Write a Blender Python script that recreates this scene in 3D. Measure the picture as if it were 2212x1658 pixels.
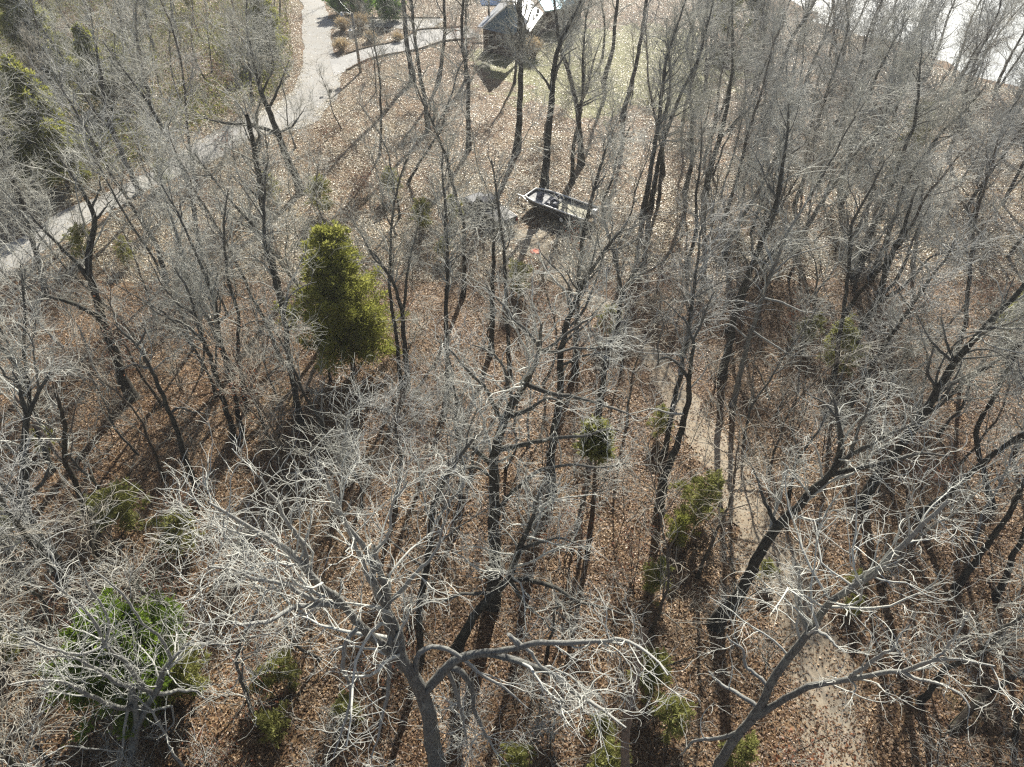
import bpy, math, random
import numpy as np
from mathutils import Vector, Matrix

# ------------------------------------------------------------------ camera, sky, sun, exposure
for o in list(bpy.data.objects): bpy.data.objects.remove(o)
S = bpy.context.scene
COL = S.collection
R = math.radians
rng = np.random.default_rng(11)
random.seed(5)

CAM_H, PITCH, FPX = 32.0, R(43.0), 1535.0
cam = bpy.data.cameras.new('camera'); camo = bpy.data.objects.new('camera', cam); COL.objects.link(camo)
cam.sensor_width = 36.0; cam.lens = FPX/2212*36.0; cam.clip_end = 4000; cam.clip_start = 0.1
camo.location = (0, 0, CAM_H); camo.rotation_euler = (math.pi/2-PITCH, 0, 0)
S.camera = camo

SUN_EL, SUN_AZ = R(37.0), R(13.0)       # azimuth clockwise from the camera's heading (+Y)
w = bpy.data.worlds.new('World'); S.world = w; w.use_nodes = True
nt = w.node_tree; nt.nodes.clear()
sky = nt.nodes.new('ShaderNodeTexSky'); sky.sky_type = 'NISHITA'; sky.sun_disc = False
sky.sun_elevation = SUN_EL; sky.sun_rotation = SUN_AZ; sky.air_density = 1.0; sky.dust_density = 2.0
bg = nt.nodes.new('ShaderNodeBackground'); bg.inputs['Strength'].default_value = 0.05
wo = nt.nodes.new('ShaderNodeOutputWorld')
nt.links.new(sky.outputs[0], bg.inputs[0]); nt.links.new(bg.outputs[0], wo.inputs[0])
sl = bpy.data.lights.new('sun', 'SUN'); sl.energy = 5.0; sl.angle = R(0.5); sl.color = (1.0, 0.955, 0.86)
slo = bpy.data.objects.new('sun', sl); COL.objects.link(slo)
sdir = Vector((math.sin(SUN_AZ)*math.cos(SUN_EL), math.cos(SUN_AZ)*math.cos(SUN_EL), math.sin(SUN_EL)))
slo.rotation_euler = sdir.to_track_quat('Z', 'Y').to_euler(); slo.location = (0, 0, 80)
S.view_settings.view_transform = 'Standard'; S.view_settings.look = 'None'
S.view_settings.exposure = 0.95; S.view_settings.gamma = 1.0
S.cycles.max_bounces = 5; S.cycles.diffuse_bounces = 3; S.cycles.glossy_bounces = 2
S.cycles.transmission_bounces = 2; S.cycles.use_denoising = False
S.cycles.sample_clamp_indirect = 4.0
S.cycles.pixel_filter_type = 'BLACKMAN_HARRIS'; S.cycles.filter_width = 1.3

# ------------------------------------------------------------------ picture point -> place in the world (2212 x 1658 grid)
sP, cP = math.sin(PITCH), math.cos(PITCH)
def ray(px, py):
    u = (px-1106)/FPX; v = (py-829)/FPX
    return np.array([u, cP-v*sP, -sP-v*cP])
def at(px, py, z=0.0):
    d = ray(px, py); t = (z-CAM_H)/d[2]
    return np.array([d[0]*t, d[1]*t, z])
def near_axis(px, py, ax, hmax=24.0, pull=0.0):
    d = ray(px, py); h2 = d[0]**2+d[1]**2
    t = (d[0]*ax[0]+d[1]*ax[1])/h2
    p = np.array([d[0]*t, d[1]*t, CAM_H+d[2]*t])
    if p[2] > hmax: p = at(px, py, hmax)
    if p[2] < 0.0: p = at(px, py, 0.0)
    return p
def project(x, y, z):
    dz = z-CAM_H
    f = y*cP-dz*sP; up = y*sP+dz*cP
    return 1106+FPX*x/f, 829-FPX*up/f

# ------------------------------------------------------------------ ground height
SH = np.array([[36., 130.], [46., 110.], [58., 91.], [69., 73.], [87., 52.]])     # the lake shore
def shore_x(y):
    y = np.asarray(y, float)
    return np.interp(y, SH[::-1, 1], SH[::-1, 0], left=108.0, right=25.0)+1.5*np.sin(y*.31)+.8*np.sin(y*.83+1)+.4*np.sin(y*1.9)
def gh(x, y):
    x = np.asarray(x, float); y = np.asarray(y, float)
    h = 0.18*np.sin(x*.21+1.3)*np.cos(y*.17+.4)+0.09*np.sin(x*.53+y*.31)
    d = x-(shore_x(y)-6.0)
    h = h - 5.0*np.clip(d/12.0, 0, 2.2)**1.6/3.0
    return h
def ghs(x, y): return float(gh(x, y))

# ------------------------------------------------------------------ mesh helpers
def mk(name, V, F, mat=None, parent=None, smooth=True, tone=None):
    """V (n,3) array; F (m,k) int array (quads or triangles)"""
    me = bpy.data.meshes.new(name)
    V = np.ascontiguousarray(V, np.float32); F = np.ascontiguousarray(F, np.int32)
    k = F.shape[1]
    me.vertices.add(len(V)); me.vertices.foreach_set('co', V.ravel())
    me.loops.add(F.size); me.loops.foreach_set('vertex_index', F.ravel())
    me.polygons.add(len(F)); me.polygons.foreach_set('loop_start', np.arange(0, F.size, k, dtype=np.int32))
    if smooth: me.polygons.foreach_set('use_smooth', np.ones(len(F), bool))
    if tone is not None:
        a = me.attributes.new('tone', 'FLOAT', 'POINT'); a.data.foreach_set('value', np.ascontiguousarray(tone, np.float32))
    me.update(calc_edges=True)
    if mat: me.materials.append(mat)
    o = bpy.data.objects.new(name, me); COL.objects.link(o)
    if parent: o.parent = parent
    return o
class MB:
    def __init__(s): s.V = []; s.F = []; s.M = []; s.mi = 0
    def add(s, vs, fs, mi=None):
        n = len(s.V); s.V += [tuple(v) for v in vs]; s.F += [tuple(i+n for i in f) for f in fs]
        s.M += [s.mi if mi is None else mi]*len(fs)
    def box(s, c, d, rz=0, taper=1.0, mi=None):
        vs = []
        for z in (-.5, .5):
            k = 1.0 if z < 0 else taper
            for x, y in ((-.5, -.5), (.5, -.5), (.5, .5), (-.5, .5)):
                X, Y = x*d[0]*k, y*d[1]*k
                vs.append((c[0]+X*math.cos(rz)-Y*math.sin(rz), c[1]+X*math.sin(rz)+Y*math.cos(rz), c[2]+z*d[2]))
        s.add(vs, [(3, 2, 1, 0), (4, 5, 6, 7), (0, 1, 5, 4), (1, 2, 6, 5), (2, 3, 7, 6), (3, 0, 4, 7)], mi)
    def tube(s, pts, r, n=8, mi=None, cap=True):
        pts = [Vector(p) for p in pts]; rs = r if isinstance(r, (list, tuple)) else [r]*len(pts)
        vs = []; fs = []
        for i, p in enumerate(pts):
            t = (pts[min(i+1, len(pts)-1)]-pts[max(i-1, 0)]).normalized()
            a = t.cross(Vector((0, 0, 1)) if abs(t.z) < .9 else Vector((1, 0, 0))).normalized(); b = t.cross(a)
            for k in range(n):
                an = 2*math.pi*k/n; vs.append(p+(a*math.cos(an)+b*math.sin(an))*rs[i])
        for i in range(len(pts)-1):
            for k in range(n):
                k2 = (k+1) % n; fs.append((i*n+k, i*n+k2, (i+1)*n+k2, (i+1)*n+k))
        if cap: fs.append(tuple(range(n-1, -1, -1))); fs.append(tuple((len(pts)-1)*n+k for k in range(n)))
        s.add(vs, fs, mi)
    def build(s, name, mats, parent=None, smooth=False, bevel=0):
        me = bpy.data.meshes.new(name); me.from_pydata(s.V, [], s.F)
        for m in (mats if isinstance(mats, (list, tuple)) else [mats]): me.materials.append(m)
        for p, i in zip(me.polygons, s.M): p.material_index = i; p.use_smooth = smooth
        me.update()
        o = bpy.data.objects.new(name, me); COL.objects.link(o)
        if parent: o.parent = parent
        if bevel:
            md = o.modifiers.new('bevel', 'BEVEL'); md.width = bevel; md.segments = 2; md.limit_method = 'ANGLE'
        return o
def empty(name, loc, rz=0):
    o = bpy.data.objects.new(name, None); COL.objects.link(o); o.location = loc; o.rotation_euler = (0, 0, rz)
    o.empty_display_size = .3
    return o
def tag(o, label, cat, group=None, kind=None):
    if label: o['label'] = label
    if cat: o['category'] = cat
    if group: o['group'] = group
    if kind: o['kind'] = kind
    return o

# ------------------------------------------------------------------ materials
def newmat(name, rough=.8, spec=.3):
    m = bpy.data.materials.new(name); m.use_nodes = True
    b = m.node_tree.nodes['Principled BSDF']; b.inputs['Roughness'].default_value = rough
    b.inputs['Specular IOR Level'].default_value = spec
    return m, m.node_tree, b
def nd(t, kind, **kw):
    n = t.nodes.new(kind)
    for k, v in kw.items(): setattr(n, k, v)
    return n
def ramp(t, fac, stops, interp='LINEAR'):
    n = t.nodes.new('ShaderNodeValToRGB'); e = n.color_ramp.elements; n.color_ramp.interpolation = interp
    e[0].position = stops[0][0]; e[0].color = (*stops[0][1], 1); e[1].position = stops[-1][0]; e[1].color = (*stops[-1][1], 1)
    for p, c in stops[1:-1]: q = e.new(p); q.color = (*c, 1)
    t.links.new(fac, n.inputs[0]); return n.outputs[0]
def noise(t, scale, detail=4, rough=.6, vec=None, dist=0):
    n = t.nodes.new('ShaderNodeTexNoise'); n.inputs['Scale'].default_value = scale; n.inputs['Detail'].default_value = detail
    n.inputs['Roughness'].default_value = rough; n.inputs['Distortion'].default_value = dist
    if vec is not None: t.links.new(vec, n.inputs['Vector'])
    return n.outputs[0]
def coords(t, scale=(1, 1, 1), which='Object'):
    c = t.nodes.new('ShaderNodeTexCoord'); m = t.nodes.new('ShaderNodeMapping'); m.inputs['Scale'].default_value = scale
    t.links.new(c.outputs[which], m.inputs[0]); return m.outputs[0]
def mixc(t, fac, a, b, mode='MIX'):
    n = t.nodes.new('ShaderNodeMix'); n.data_type = 'RGBA'; n.blend_type = mode
    for s, v in ((n.inputs[0], fac), (n.inputs[6], a), (n.inputs[7], b)):
        if isinstance(v, (int, float)): s.default_value = v
        elif isinstance(v, tuple): s.default_value = (*v, 1)
        else: t.links.new(v, s)
    return n.outputs[2]
def bump(t, b, h, strength=.5, dist=.05):
    n = t.nodes.new('ShaderNodeBump'); n.inputs['Strength'].default_value = strength; n.inputs['Distance'].default_value = dist
    t.links.new(h, n.inputs['Height']); t.links.new(n.outputs[0], b.inputs['Normal'])
def attr(t, name):
    n = t.nodes.new('ShaderNodeAttribute'); n.attribute_name = name; return n.outputs['Fac']

def bark_mat(name, dark, mid, pale, lichen):
    m, t, b = newmat(name, .9, .15)
    v = coords(t, (9, 9, 2.2)); n1 = noise(t, 2.2, 6, .7, v, .6)
    c = ramp(t, n1, [(.32, dark), (.5, mid), (.68, pale)])
    n2 = noise(t, 3.2, 5, .75, coords(t))
    c = mixc(t, ramp(t, n2, [(.50, (0, 0, 0)), (.66, (.6, .6, .6))]), c, lichen)
    c = mixc(t, attr(t, 'tone'), c, tuple(min(.6, x*1.35+.03) for x in pale))
    t.links.new(c, b.inputs['Base Color']); bump(t, b, n1, .9, .04)
    return m
def twig_mat(name, a, c):
    m, t, b = newmat(name, .75, .2)
    ob = t.nodes.new('ShaderNodeObjectInfo')
    n = noise(t, .9, 3, .6, coords(t))
    col = mixc(t, n, a, c)
    tn = attr(t, 'tone')
    col = mixc(t, tn, col, tuple(x*.62 for x in a))
    t.links.new(col, b.inputs['Base Color']); return m
BARK = [bark_mat('bark_grey', (.02, .019, .016), (.055, .052, .045), (.12, .117, .105), (.17, .175, .14)),
        bark_mat('bark_brown', (.02, .016, .012), (.055, .045, .035), (.12, .10, .082), (.14, .15, .10)),
        bark_mat('bark_pale', (.055, .053, .046), (.17, .168, .155), (.33, .33, .305), (.33, .335, .29))]
BARK_DEAD = bark_mat('bark_peeled', (.10, .075, .055), (.25, .19, .145), (.42, .34, .27), (.33, .29, .24))
BARK_CEDAR = bark_mat('bark_cedar', (.04, .028, .02), (.10, .07, .05), (.17, .13, .10), (.14, .12, .09))
TWIG = [twig_mat('twigs_grey', (.42, .415, .365), (.58, .575, .515)),
        twig_mat('twigs_warm', (.36, .33, .27), (.50, .47, .40)),
        twig_mat('twigs_pale', (.53, .53, .475), (.70, .70, .64)),
        twig_mat('twigs_haze', (.36, .36, .335), (.50, .50, .47))]
def leafy(name, stops, rough=.5, spec=.4, trans=0.0):
    m, t, b = newmat(name, rough, spec)
    c = ramp(t, attr(t, 'tone'), stops)
    t.links.new(c, b.inputs['Base Color'])
    if trans:
        o = t.nodes['Material Output']; tr = t.nodes.new('ShaderNodeBsdfTranslucent'); mx = t.nodes.new('ShaderNodeMixShader')
        mx.inputs[0].default_value = trans; t.links.new(c, tr.inputs[0])
        t.links.new(b.outputs[0], mx.inputs[1]); t.links.new(tr.outputs[0], mx.inputs[2]); t.links.new(mx.outputs[0], o.inputs[0])
    return m
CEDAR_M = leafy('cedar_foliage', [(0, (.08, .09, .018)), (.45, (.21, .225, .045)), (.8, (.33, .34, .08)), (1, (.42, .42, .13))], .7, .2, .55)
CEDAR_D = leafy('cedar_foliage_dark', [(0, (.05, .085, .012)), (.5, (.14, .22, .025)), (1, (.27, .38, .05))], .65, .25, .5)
GARDEN_M = leafy('garden_foliage', [(0, (.04, .09, .012)), (.5, (.12, .24, .03)), (1, (.25, .40, .06))], .6, .3, .4)
SCRUB_M = leafy('scrub_foliage', [(0, (.12, .13, .035)), (.5, (.25, .26, .075)), (1, (.36, .36, .13))], .7, .2, .45)
RUST_M = leafy('rust_leaves', [(0, (.10, .035, .018)), (.5, (.22, .085, .04)), (1, (.36, .17, .09))], .5, .4, .3)
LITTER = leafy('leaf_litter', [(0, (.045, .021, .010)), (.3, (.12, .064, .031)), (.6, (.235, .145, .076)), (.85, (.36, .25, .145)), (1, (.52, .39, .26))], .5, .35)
LITTER_GLITTER = leafy('litter_sun_glitter', [(0, (.13, .09, .045)), (.3, (.28, .22, .13)), (.6, (.45, .385, .26)), (.85, (.60, .54, .40)), (1, (.74, .70, .58))], .45, .5)  # far leaves paled so their colour carries the sun's glitter
STRAW = leafy('dry_grass', [(0, (.30, .20, .10)), (.6, (.50, .38, .22)), (1, (.68, .58, .40))], .6, .3, .2)

# ground
GND, t, b = newmat('forest_floor', .75, .3)
v = coords(t)
vo = nd(t, 'ShaderNodeTexVoronoi'); vo.inputs['Scale'].default_value = 7.5; t.links.new(v, vo.inputs['Vector'])
vc = nd(t, 'ShaderNodeSeparateColor'); t.links.new(vo.outputs['Color'], vc.inputs[0])
litter = ramp(t, vc.outputs[0], [(0, (.04, .02, .010)), (.35, (.11, .062, .030)), (.7, (.22, .14, .072)), (1, (.33, .24, .145))])
soil = ramp(t, noise(t, .35, 6, .65, v), [(.3, (.55, .50, .45)), (.7, (1.15, 1.1, 1.05))])
c = mixc(t, 1.0, litter, soil, 'MULTIPLY')
grass = ramp(t, noise(t, 9, 4, .7, v), [(.3, (.10, .125, .035)), (.7, (.27, .28, .11))])
sx = nd(t, 'ShaderNodeSeparateXYZ'); t.links.new(v, sx.inputs[0])
gd = nd(t, 'ShaderNodeMapping'); gd.inputs['Location'].default_value = (-.40, -3.05, 0); gd.inputs['Scale'].default_value = (1/30, 1/31, 0)
t.links.new(v, gd.inputs[0])
gl = nd(t, 'ShaderNodeVectorMath'); gl.operation = 'LENGTH'; t.links.new(gd.outputs[0], gl.inputs[0])
gm = nd(t, 'ShaderNodeMath'); gm.operation = 'ADD'; t.links.new(gl.outputs['Value'], gm.inputs[0])
gn = nd(t, 'ShaderNodeMath'); gn.operation = 'MULTIPLY'; gn.inputs[1].default_value = .9; t.links.new(noise(t, .18, 5, .7, v), gn.inputs[0]); t.links.new(gn.outputs[0], gm.inputs[1])
mask = ramp(t, gm.outputs[0], [(.95, (.75, .75, .75)), (1.45, (0, 0, 0))])
c = mixc(t, mask, c, grass)
moss = ramp(t, noise(t, .11, 4, .6, v), [(.56, (0, 0, 0)), (.7, (.45, .45, .45))])
c = mixc(t, moss, c, (.12, .115, .05))
t.links.new(c, b.inputs['Base Color']); bump(t, b, vo.outputs['Distance'], .7, .05)

GRAV, t, b = newmat('gravel', .9, .2)
v = coords(t); n = noise(t, 14, 6, .75, v); n2 = noise(t, .6, 5, .65, v)
c = ramp(t, n, [(.3, (.27, .265, .25)), (.7, (.45, .445, .425))])
c = mixc(t, ramp(t, n2, [(.35, (.4, .4, .4)), (.65, (0, 0, 0))]), c, (.33, .29, .235))
t.links.new(c, b.inputs['Base Color']); bump(t, b, n, .5, .03)
PATH, t, b = newmat('path_soil', .9, .2)
v = coords(t); n = noise(t, 11, 6, .75, v); n2 = noise(t, .8, 4, .6, v)
c = ramp(t, n, [(.3, (.25, .21, .155)), (.7, (.40, .35, .275))])
c = mixc(t, ramp(t, n2, [(.4, (.5, .5, .5)), (.6, (0, 0, 0))]), c, (.30, .235, .16))
t.links.new(c, b.inputs['Base Color']); bump(t, b, n, .5, .03)
ASPH, t, b = newmat('worn_asphalt', .8, .3)
v = coords(t); n = noise(t, 20, 5, .75, v); n2 = noise(t, .5, 5, .65, v)
c = ramp(t, n2, [(.3, (.27, .265, .255)), (.7, (.43, .42, .40))]); c = mixc(t, .35, c, ramp(t, n, [(.3, (.18, .18, .175)), (.7, (.55, .54, .52))]))
t.links.new(c, b.inputs['Base Color']); bump(t, b, n, .3, .01)
WATER, t, b = newmat('lake_water', .55, 1.0)
b.inputs['Base Color'].default_value = (.34, .37, .38, 1); b.inputs['IOR'].default_value = 1.45
v = coords(t, (1, .5, 1)); n = noise(t, 1.6, 5, .65, v); bump(t, b, n, .15, .12)

def plain(name, col, rough=.5, spec=.5, metal=0.0, var=.15, sc=6.0):
    m, t, b = newmat(name, rough, spec); b.inputs['Metallic'].default_value = metal
    n = noise(t, sc, 5, .65, coords(t))
    c = ramp(t, n, [(.3, tuple(x*(1-var) for x in col)), (.7, tuple(min(1, x*(1+var)) for x in col))])
    t.links.new(c, b.inputs['Base Color']); return m

# ------------------------------------------------------------------ branch growth (arrays of curves)
UP = np.array([0, 0, 1.0])
def norm(a): return a/np.maximum(np.linalg.norm(a, axis=-1, keepdims=True), 1e-9)
def grow(g, P, D, L, r0, r1, K, wander, lift, kink=0.0):
    """curves from points P along D: (n,K,3) points and (n,K) radii"""
    n = len(P); pts = np.empty((n, K, 3)); pts[:, 0] = P; d = norm(D); st = (L/(K-1))[:, None]
    curl = g.normal(size=(n, 3))*wander*.5
    for k in range(1, K):
        d = norm(d+g.normal(size=(n, 3))*wander+curl+UP*lift)
        if kink: d = norm(d+g.normal(size=(n, 3))*kink*(g.random((n, 1)) < .3))
        pts[:, k] = pts[:, k-1]+d*st
    s = np.linspace(0, 1, K)[None]
    rad = r0[:, None]*(1-s)+r1[:, None]*s
    return pts, rad
def spawn(g, batches, dens, t0, K, frac=(.35, .65), ang=(32, 62), wander=.2, lift=.05, rmin=.006, lk=40.0, le=.8, rcap=9, cap=99999, kink=0.0, cut=None, lmul=1.0):
    """children of every curve in batches"""
    Ps, Ts, Rs = [], [], []
    for pts, rad in batches:
        n, k, _ = pts.shape
        seg = np.linalg.norm(np.diff(pts, axis=1), axis=2).sum(1)
        cnt = g.poisson(seg*dens*(1-t0)); idx = np.repeat(np.arange(n), cnt)
        if len(idx) == 0: continue
        tt = t0+(1-t0)*g.random(len(idx))**.85
        f = tt*(k-1); i = np.minimum(f.astype(int), k-2); a = (f-i)[:, None]
        Ps.append(pts[idx, i]*(1-a)+pts[idx, i+1]*a); Ts.append(norm(pts[idx, i+1]-pts[idx, i]))
        Rs.append(rad[idx, i]*(1-a[:, 0])+rad[idx, i+1]*a[:, 0])
    if not Ps: return np.empty((0, K, 3)), np.empty((0, K))
    P = np.concatenate(Ps); T = np.concatenate(Ts); r = np.concatenate(Rs)
    ok = r < rcap
    P, T, r = P[ok], T[ok], r[ok]
    if len(P) > cap:
        q = g.choice(len(P), cap, replace=False); P, T, r = P[q], T[q], r[q]
    n = len(P)
    q = norm(np.cross(T, norm(g.normal(size=(n, 3)))))
    a = np.radians(g.uniform(ang[0], ang[1], n))[:, None]
    D = norm(T*np.cos(a)+q*np.sin(a)+UP*.12)
    rc = np.maximum(r*g.uniform(frac[0], frac[1], n), rmin)
    L = lk*rc**le*g.uniform(.55, 1.25, n)*lmul
    return grow(g, P, D, L, rc, np.maximum(rc*.3, rmin*.6), K, wander, lift, kink)
def tubes(pts, rad, M, rough=0.0):
    n, K, _ = pts.shape
    T = np.gradient(pts, axis=1); T = norm(T)
    ref = np.where(np.abs(T[..., 2:3]) < .85, np.array([0, 0, 1.0]), np.array([1.0, 0, 0]))
    ref = np.broadcast_to(ref[:, :1], T.shape)
    A = norm(np.cross(T, ref)); B = np.cross(T, A)
    an = 2*np.pi*np.arange(M)/M
    rs = rad[:, :, None, None]
    if rough: rs = rs*(1+rough*np.random.default_rng(n*K).normal(size=(n, K, M, 1)))
    V = pts[:, :, None]+(A[:, :, None]*np.cos(an)[:, None]+B[:, :, None]*np.sin(an)[:, None])*rs
    base = (np.arange(n)[:, None, None]*K+np.arange(K-1)[None, :, None])*M
    k = np.arange(M)[None, None]; k2 = (k+1) % M
    F = np.stack([base+k, base+k2, base+M+k2, base+M+k], -1).reshape(-1, 4)
    return V.reshape(-1, 3), F
def join(parts):
    Vs, Fs, o = [], [], 0
    for V, F in parts:
        if len(V) == 0: continue
        Vs.append(V); Fs.append(F+o); o += len(V)
    return np.concatenate(Vs), np.concatenate(Fs)
def resample(P, K, g=None, jit=0.0):
    P = np.asarray(P, float); 
    s = np.r_[0, np.cumsum(np.linalg.norm(np.diff(P, axis=0), axis=1))]
    q = np.linspace(0, s[-1], K)
    # smooth interpolation (Catmull-Rom like through finite differences)
    out = np.stack([np.interp(q, s, P[:, i]) for i in range(3)], 1)
    for _ in range(2):
        out[1:-1] = .25*out[:-2]+.5*out[1:-1]+.25*out[2:]
    if g is not None and jit:
        n = g.normal(size=(K, 3))*jit; n[0] = 0; n[:2] *= .3
        n = np.cumsum(n, 0); n -= np.linspace(0, 1, K)[:, None]*n[-1]
        out += n*np.array([1, 1, .5])
    return out, s[-1]

def crown_levels(g, skel, q, near):
    """skel: list of (pts,rad) batches. q: amount; near: fineness 0..1"""
    rm = .0055 if near else .0095
    lo = [(p[:, p.shape[1]*2//5:], r[:, r.shape[1]*2//5:]) for p, r in skel[:1]]+[(p[:, p.shape[1]//4:], r[:, r.shape[1]//4:]) for p, r in skel[1:]]
    if near: skel = lo
    b1 = spawn(g, skel, 1.05*q, .15, 9, (.30, .5), (30, 56), .15, .05, .015, lk=34, rcap=.20, kink=.3)
    b2 = spawn(g, skel+[b1], 1.2*q, .2, 8, (.35, .55), (28, 52), .20, .06, .010, lk=38, rcap=.11, kink=.25, cap=1500)
    b3 = spawn(g, [b1, b2], 2.5*q, .2, 7, (.35, .6), (25, 50), .22, .05, rm*1.3, lk=42, rcap=.06, kink=.2, cap=3600)
    out = [b1, b2, b3]
    if near:
        b4 = spawn(g, [b2, b3], 2.3*q, .2, 5, (.4, .7), (25, 48), .26, .04, rm, lk=42, kink=.2, cap=5000)
        out.append(b4)
    else:
        b4 = spawn(g, [b2, b3], 2.3*q, .2, 4, (.5, .8), (25, 50), .22, .05, rm, lk=44, cap=6000)
        out.append(b4)
    return out
def finish_tree(name, root, g, skel, q, near, bark, twig, sides=9):
    lv = crown_levels(g, skel, q, near)
    V, F = join([tubes(p, r, sides, .07) for p, r in skel])
    rr = np.concatenate([np.repeat(r.ravel(), sides) for p, r in skel if len(p)])
    mk('trunk', V, F, bark, root, tone=np.clip(1.15-rr/.085, 0, .85))
    parts = [tubes(lv[0][0], lv[0][1], 5), tubes(lv[1][0], lv[1][1], 4)]+[tubes(p, r, 3) for p, r in lv[2:]]
    tone = np.concatenate([np.full(len(parts[0][0]), .45), np.full(len(parts[1][0]), .2)]+[np.zeros(len(p[0])) for p in parts[2:]])
    V, F = join(parts)
    mk('crown', V, F, twig, root, tone=tone)
    return root
def radii(K, r0, r1, p=.8, flare=False):
    s = np.linspace(0, 1, K); r = r1+(r0-r1)*(1-s)**p
    if flare: r *= 1+.55*np.exp(-s*18)
    return r

# ---- a tree whose trunk and limbs follow the ones seen in the photograph
TREES = []       # (object, x, y)
def traced(trunk, limbs=(), r=.2, H=18, q=1.0, near=True, bark=0, twig=0, seed=0, label=None, ext=True, hmax=22, rt=.035, name='bare_tree', jit=.026, crown=True, group='bare hardwood trees of the wood', base=None):
    g = np.random.default_rng(1000+seed)
    b0 = at(*trunk[0]) if base is None else np.array([base[0], base[1], 0.])
    z0 = ghs(b0[0], b0[1]); b0[2] = z0-.15
    ax = b0
    P = [b0]+[near_axis(x, y, ax, hmax) for x, y in trunk[1:]]
    if ext and P[-1][2] < H-1:
        d = P[-1]-P[-2]; d = d/np.linalg.norm(d); d = d*.5+np.array([0, 0, .75]); d /= np.linalg.norm(d)
        n = 4; st = (H-P[-1][2])/max(d[2], .4)/n
        for k in range(n):
            d = d+g.normal(size=3)*.12; d /= np.linalg.norm(d); P.append(P[-1]+d*st)
    K = 44
    pts, Lt = resample(P, K, g, jit)
    rad = radii(K, r, rt, .75, True)
    sk = [(pts[None], rad[None])]
    allp, allr = pts, rad
    for li in limbs:
        rr = None
        if isinstance(li[0], (int, float)): rr = li[0]; li = li[1]
        q3 = [near_axis(x, y, ax, hmax) for x, y in li]
        dd = np.linalg.norm(allp-q3[0], axis=1); j = int(dd.argmin()); q3[0] = allp[j]
        r0 = min(rr or 9, allr[j]*.82)
        lp, L = resample(q3, 26, g, jit*.7)
        lr = radii(26, r0, .02, .8)
        sk.append((lp[None], lr[None])); allp = np.concatenate([allp, lp]); allr = np.concatenate([allr, lr])
    # free limbs where only a trunk was seen
    if crown and not limbs:
        ti = spawn(g, [sk[0]], .95, .42, 12, (.34, .56), (28, 55), .13, .07, .025, lk=29, rcap=r*.85)
        sk.append(ti)
    off = np.array([b0[0], b0[1], z0])
    sk = [(p-off, rr_) for p, rr_ in sk]
    root = empty(name, (b0[0], b0[1], z0))
    if crown:
        finish_tree(name, root, g, sk, q, near, BARK[bark], TWIG[twig])
    else:
        V, F = join([tubes(p, rr_, 9) for p, rr_ in sk]); mk('trunk', V, F, BARK_DEAD if bark == 9 else BARK[bark], root)
    tag(root, label, 'tree', group)
    TREES.append((root, b0[0], b0[1]))
    return root

# ------------------------------------------------------------------ the setting
# terrain sheet: fine near, reaching the far shore beyond the lake
def sheet(name, xs, ys, zf, mat):
    X, Y = np.meshgrid(xs, ys); Z = zf(X, Y)
    V = np.stack([X, Y, Z], -1).reshape(-1, 3); nx, ny = len(xs), len(ys)
    i = (np.arange(ny-1)[:, None]*nx+np.arange(nx-1)[None]).ravel()
    return mk(name, V, np.stack([i, i+1, i+nx+1, i+nx], 1), mat)
xs = np.r_[-1500, -700, -350, -200, np.arange(-130, 131, 1.5), 200, 350, 700, 1500]
ys = np.r_[-300, -120, -60, np.arange(-30, 181, 1.5), 240, 350, 600, 1000, 2500]
tag(sheet('forest_floor', xs, ys, gh, GND), 'brown leaf covered forest floor sloping down to the lake', 'ground', kind='structure')
wz = -1.9
mb = MB(); mb.add([(18, -60, wz), (1500, -60, wz), (1500, 2500, wz), (18, 2500, wz)], [(0, 1, 2, 3)])
tag(mb.build('lake_water', WATER), 'bright lake water glaring in the sun beyond the bank', 'water', kind='structure')

def ribbon(name, Lp, Rp, mat, lift, seed, wob=.25, nlen=140, ncross=9):
    g = np.random.default_rng(seed)
    def pl(q):
        P = np.array([at(x, y)[:2] for x, y in q]); P3 = np.c_[P, np.zeros(len(P))]
        return resample(P3, nlen)[0][:, :2]
    A, B = pl(Lp), pl(Rp)
    def wb():
        n = g.normal(size=nlen); n = np.convolve(n, np.ones(5)/5, 'same')*1.6+g.normal(size=nlen)*.25; return n*wob
    d = B-A; d /= np.linalg.norm(d, axis=1, keepdims=True)
    A = A+d*wb()[:, None]; B = B+d*wb()[:, None]
    s = np.linspace(0, 1, ncross)[None, :, None]
    P = A[:, None]*(1-s)+B[:, None]*s; P = P.reshape(-1, 2)
    Z = gh(P[:, 0], P[:, 1])+lift
    V = np.c_[P, Z]; i = (np.arange(nlen-1)[:, None]*ncross+np.arange(ncross-1)[None]).ravel()
    return mk(name, V, np.stack([i, i+ncross, i+ncross+1, i+1], 1), mat), A, B
road_L = [(-90, 590), (0, 545), (80, 500), (160, 447), (240, 410), (330, 370), (400, 325), (440, 300), (530, 255), (600, 225), (640, 190), (655, 140), (655, 70), (650, 0), (648, -60)]
road_R = [(-90, 655), (0, 608), (60, 570), (130, 525), (200, 478), (270, 442), (350, 398), (430, 362), (520, 320), (600, 290), (690, 262), (735, 205), (732, 150), (715, 80), (700, 0), (700, -60)]
ro, rA, rB = ribbon('gravel_road', road_L, road_R, GRAV, .05, 3)
tag(ro, 'pale gravel road running through the trees up to the houses', 'road', kind='structure')
dv, dA, dB = ribbon('driveway', [(712, 128), (760, 117), (805, 104), (839, 95), (876, 82), (900, 66), (959, 62), (1010, 58)], [(722, 165), (760, 146), (789, 134), (854, 117), (914, 104), (959, 90), (1010, 84), (1040, 80)], ASPH, .075, 4, .03, 60)
tag(dv, 'worn grey asphalt driveway to the house', 'driveway', kind='structure')
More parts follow.
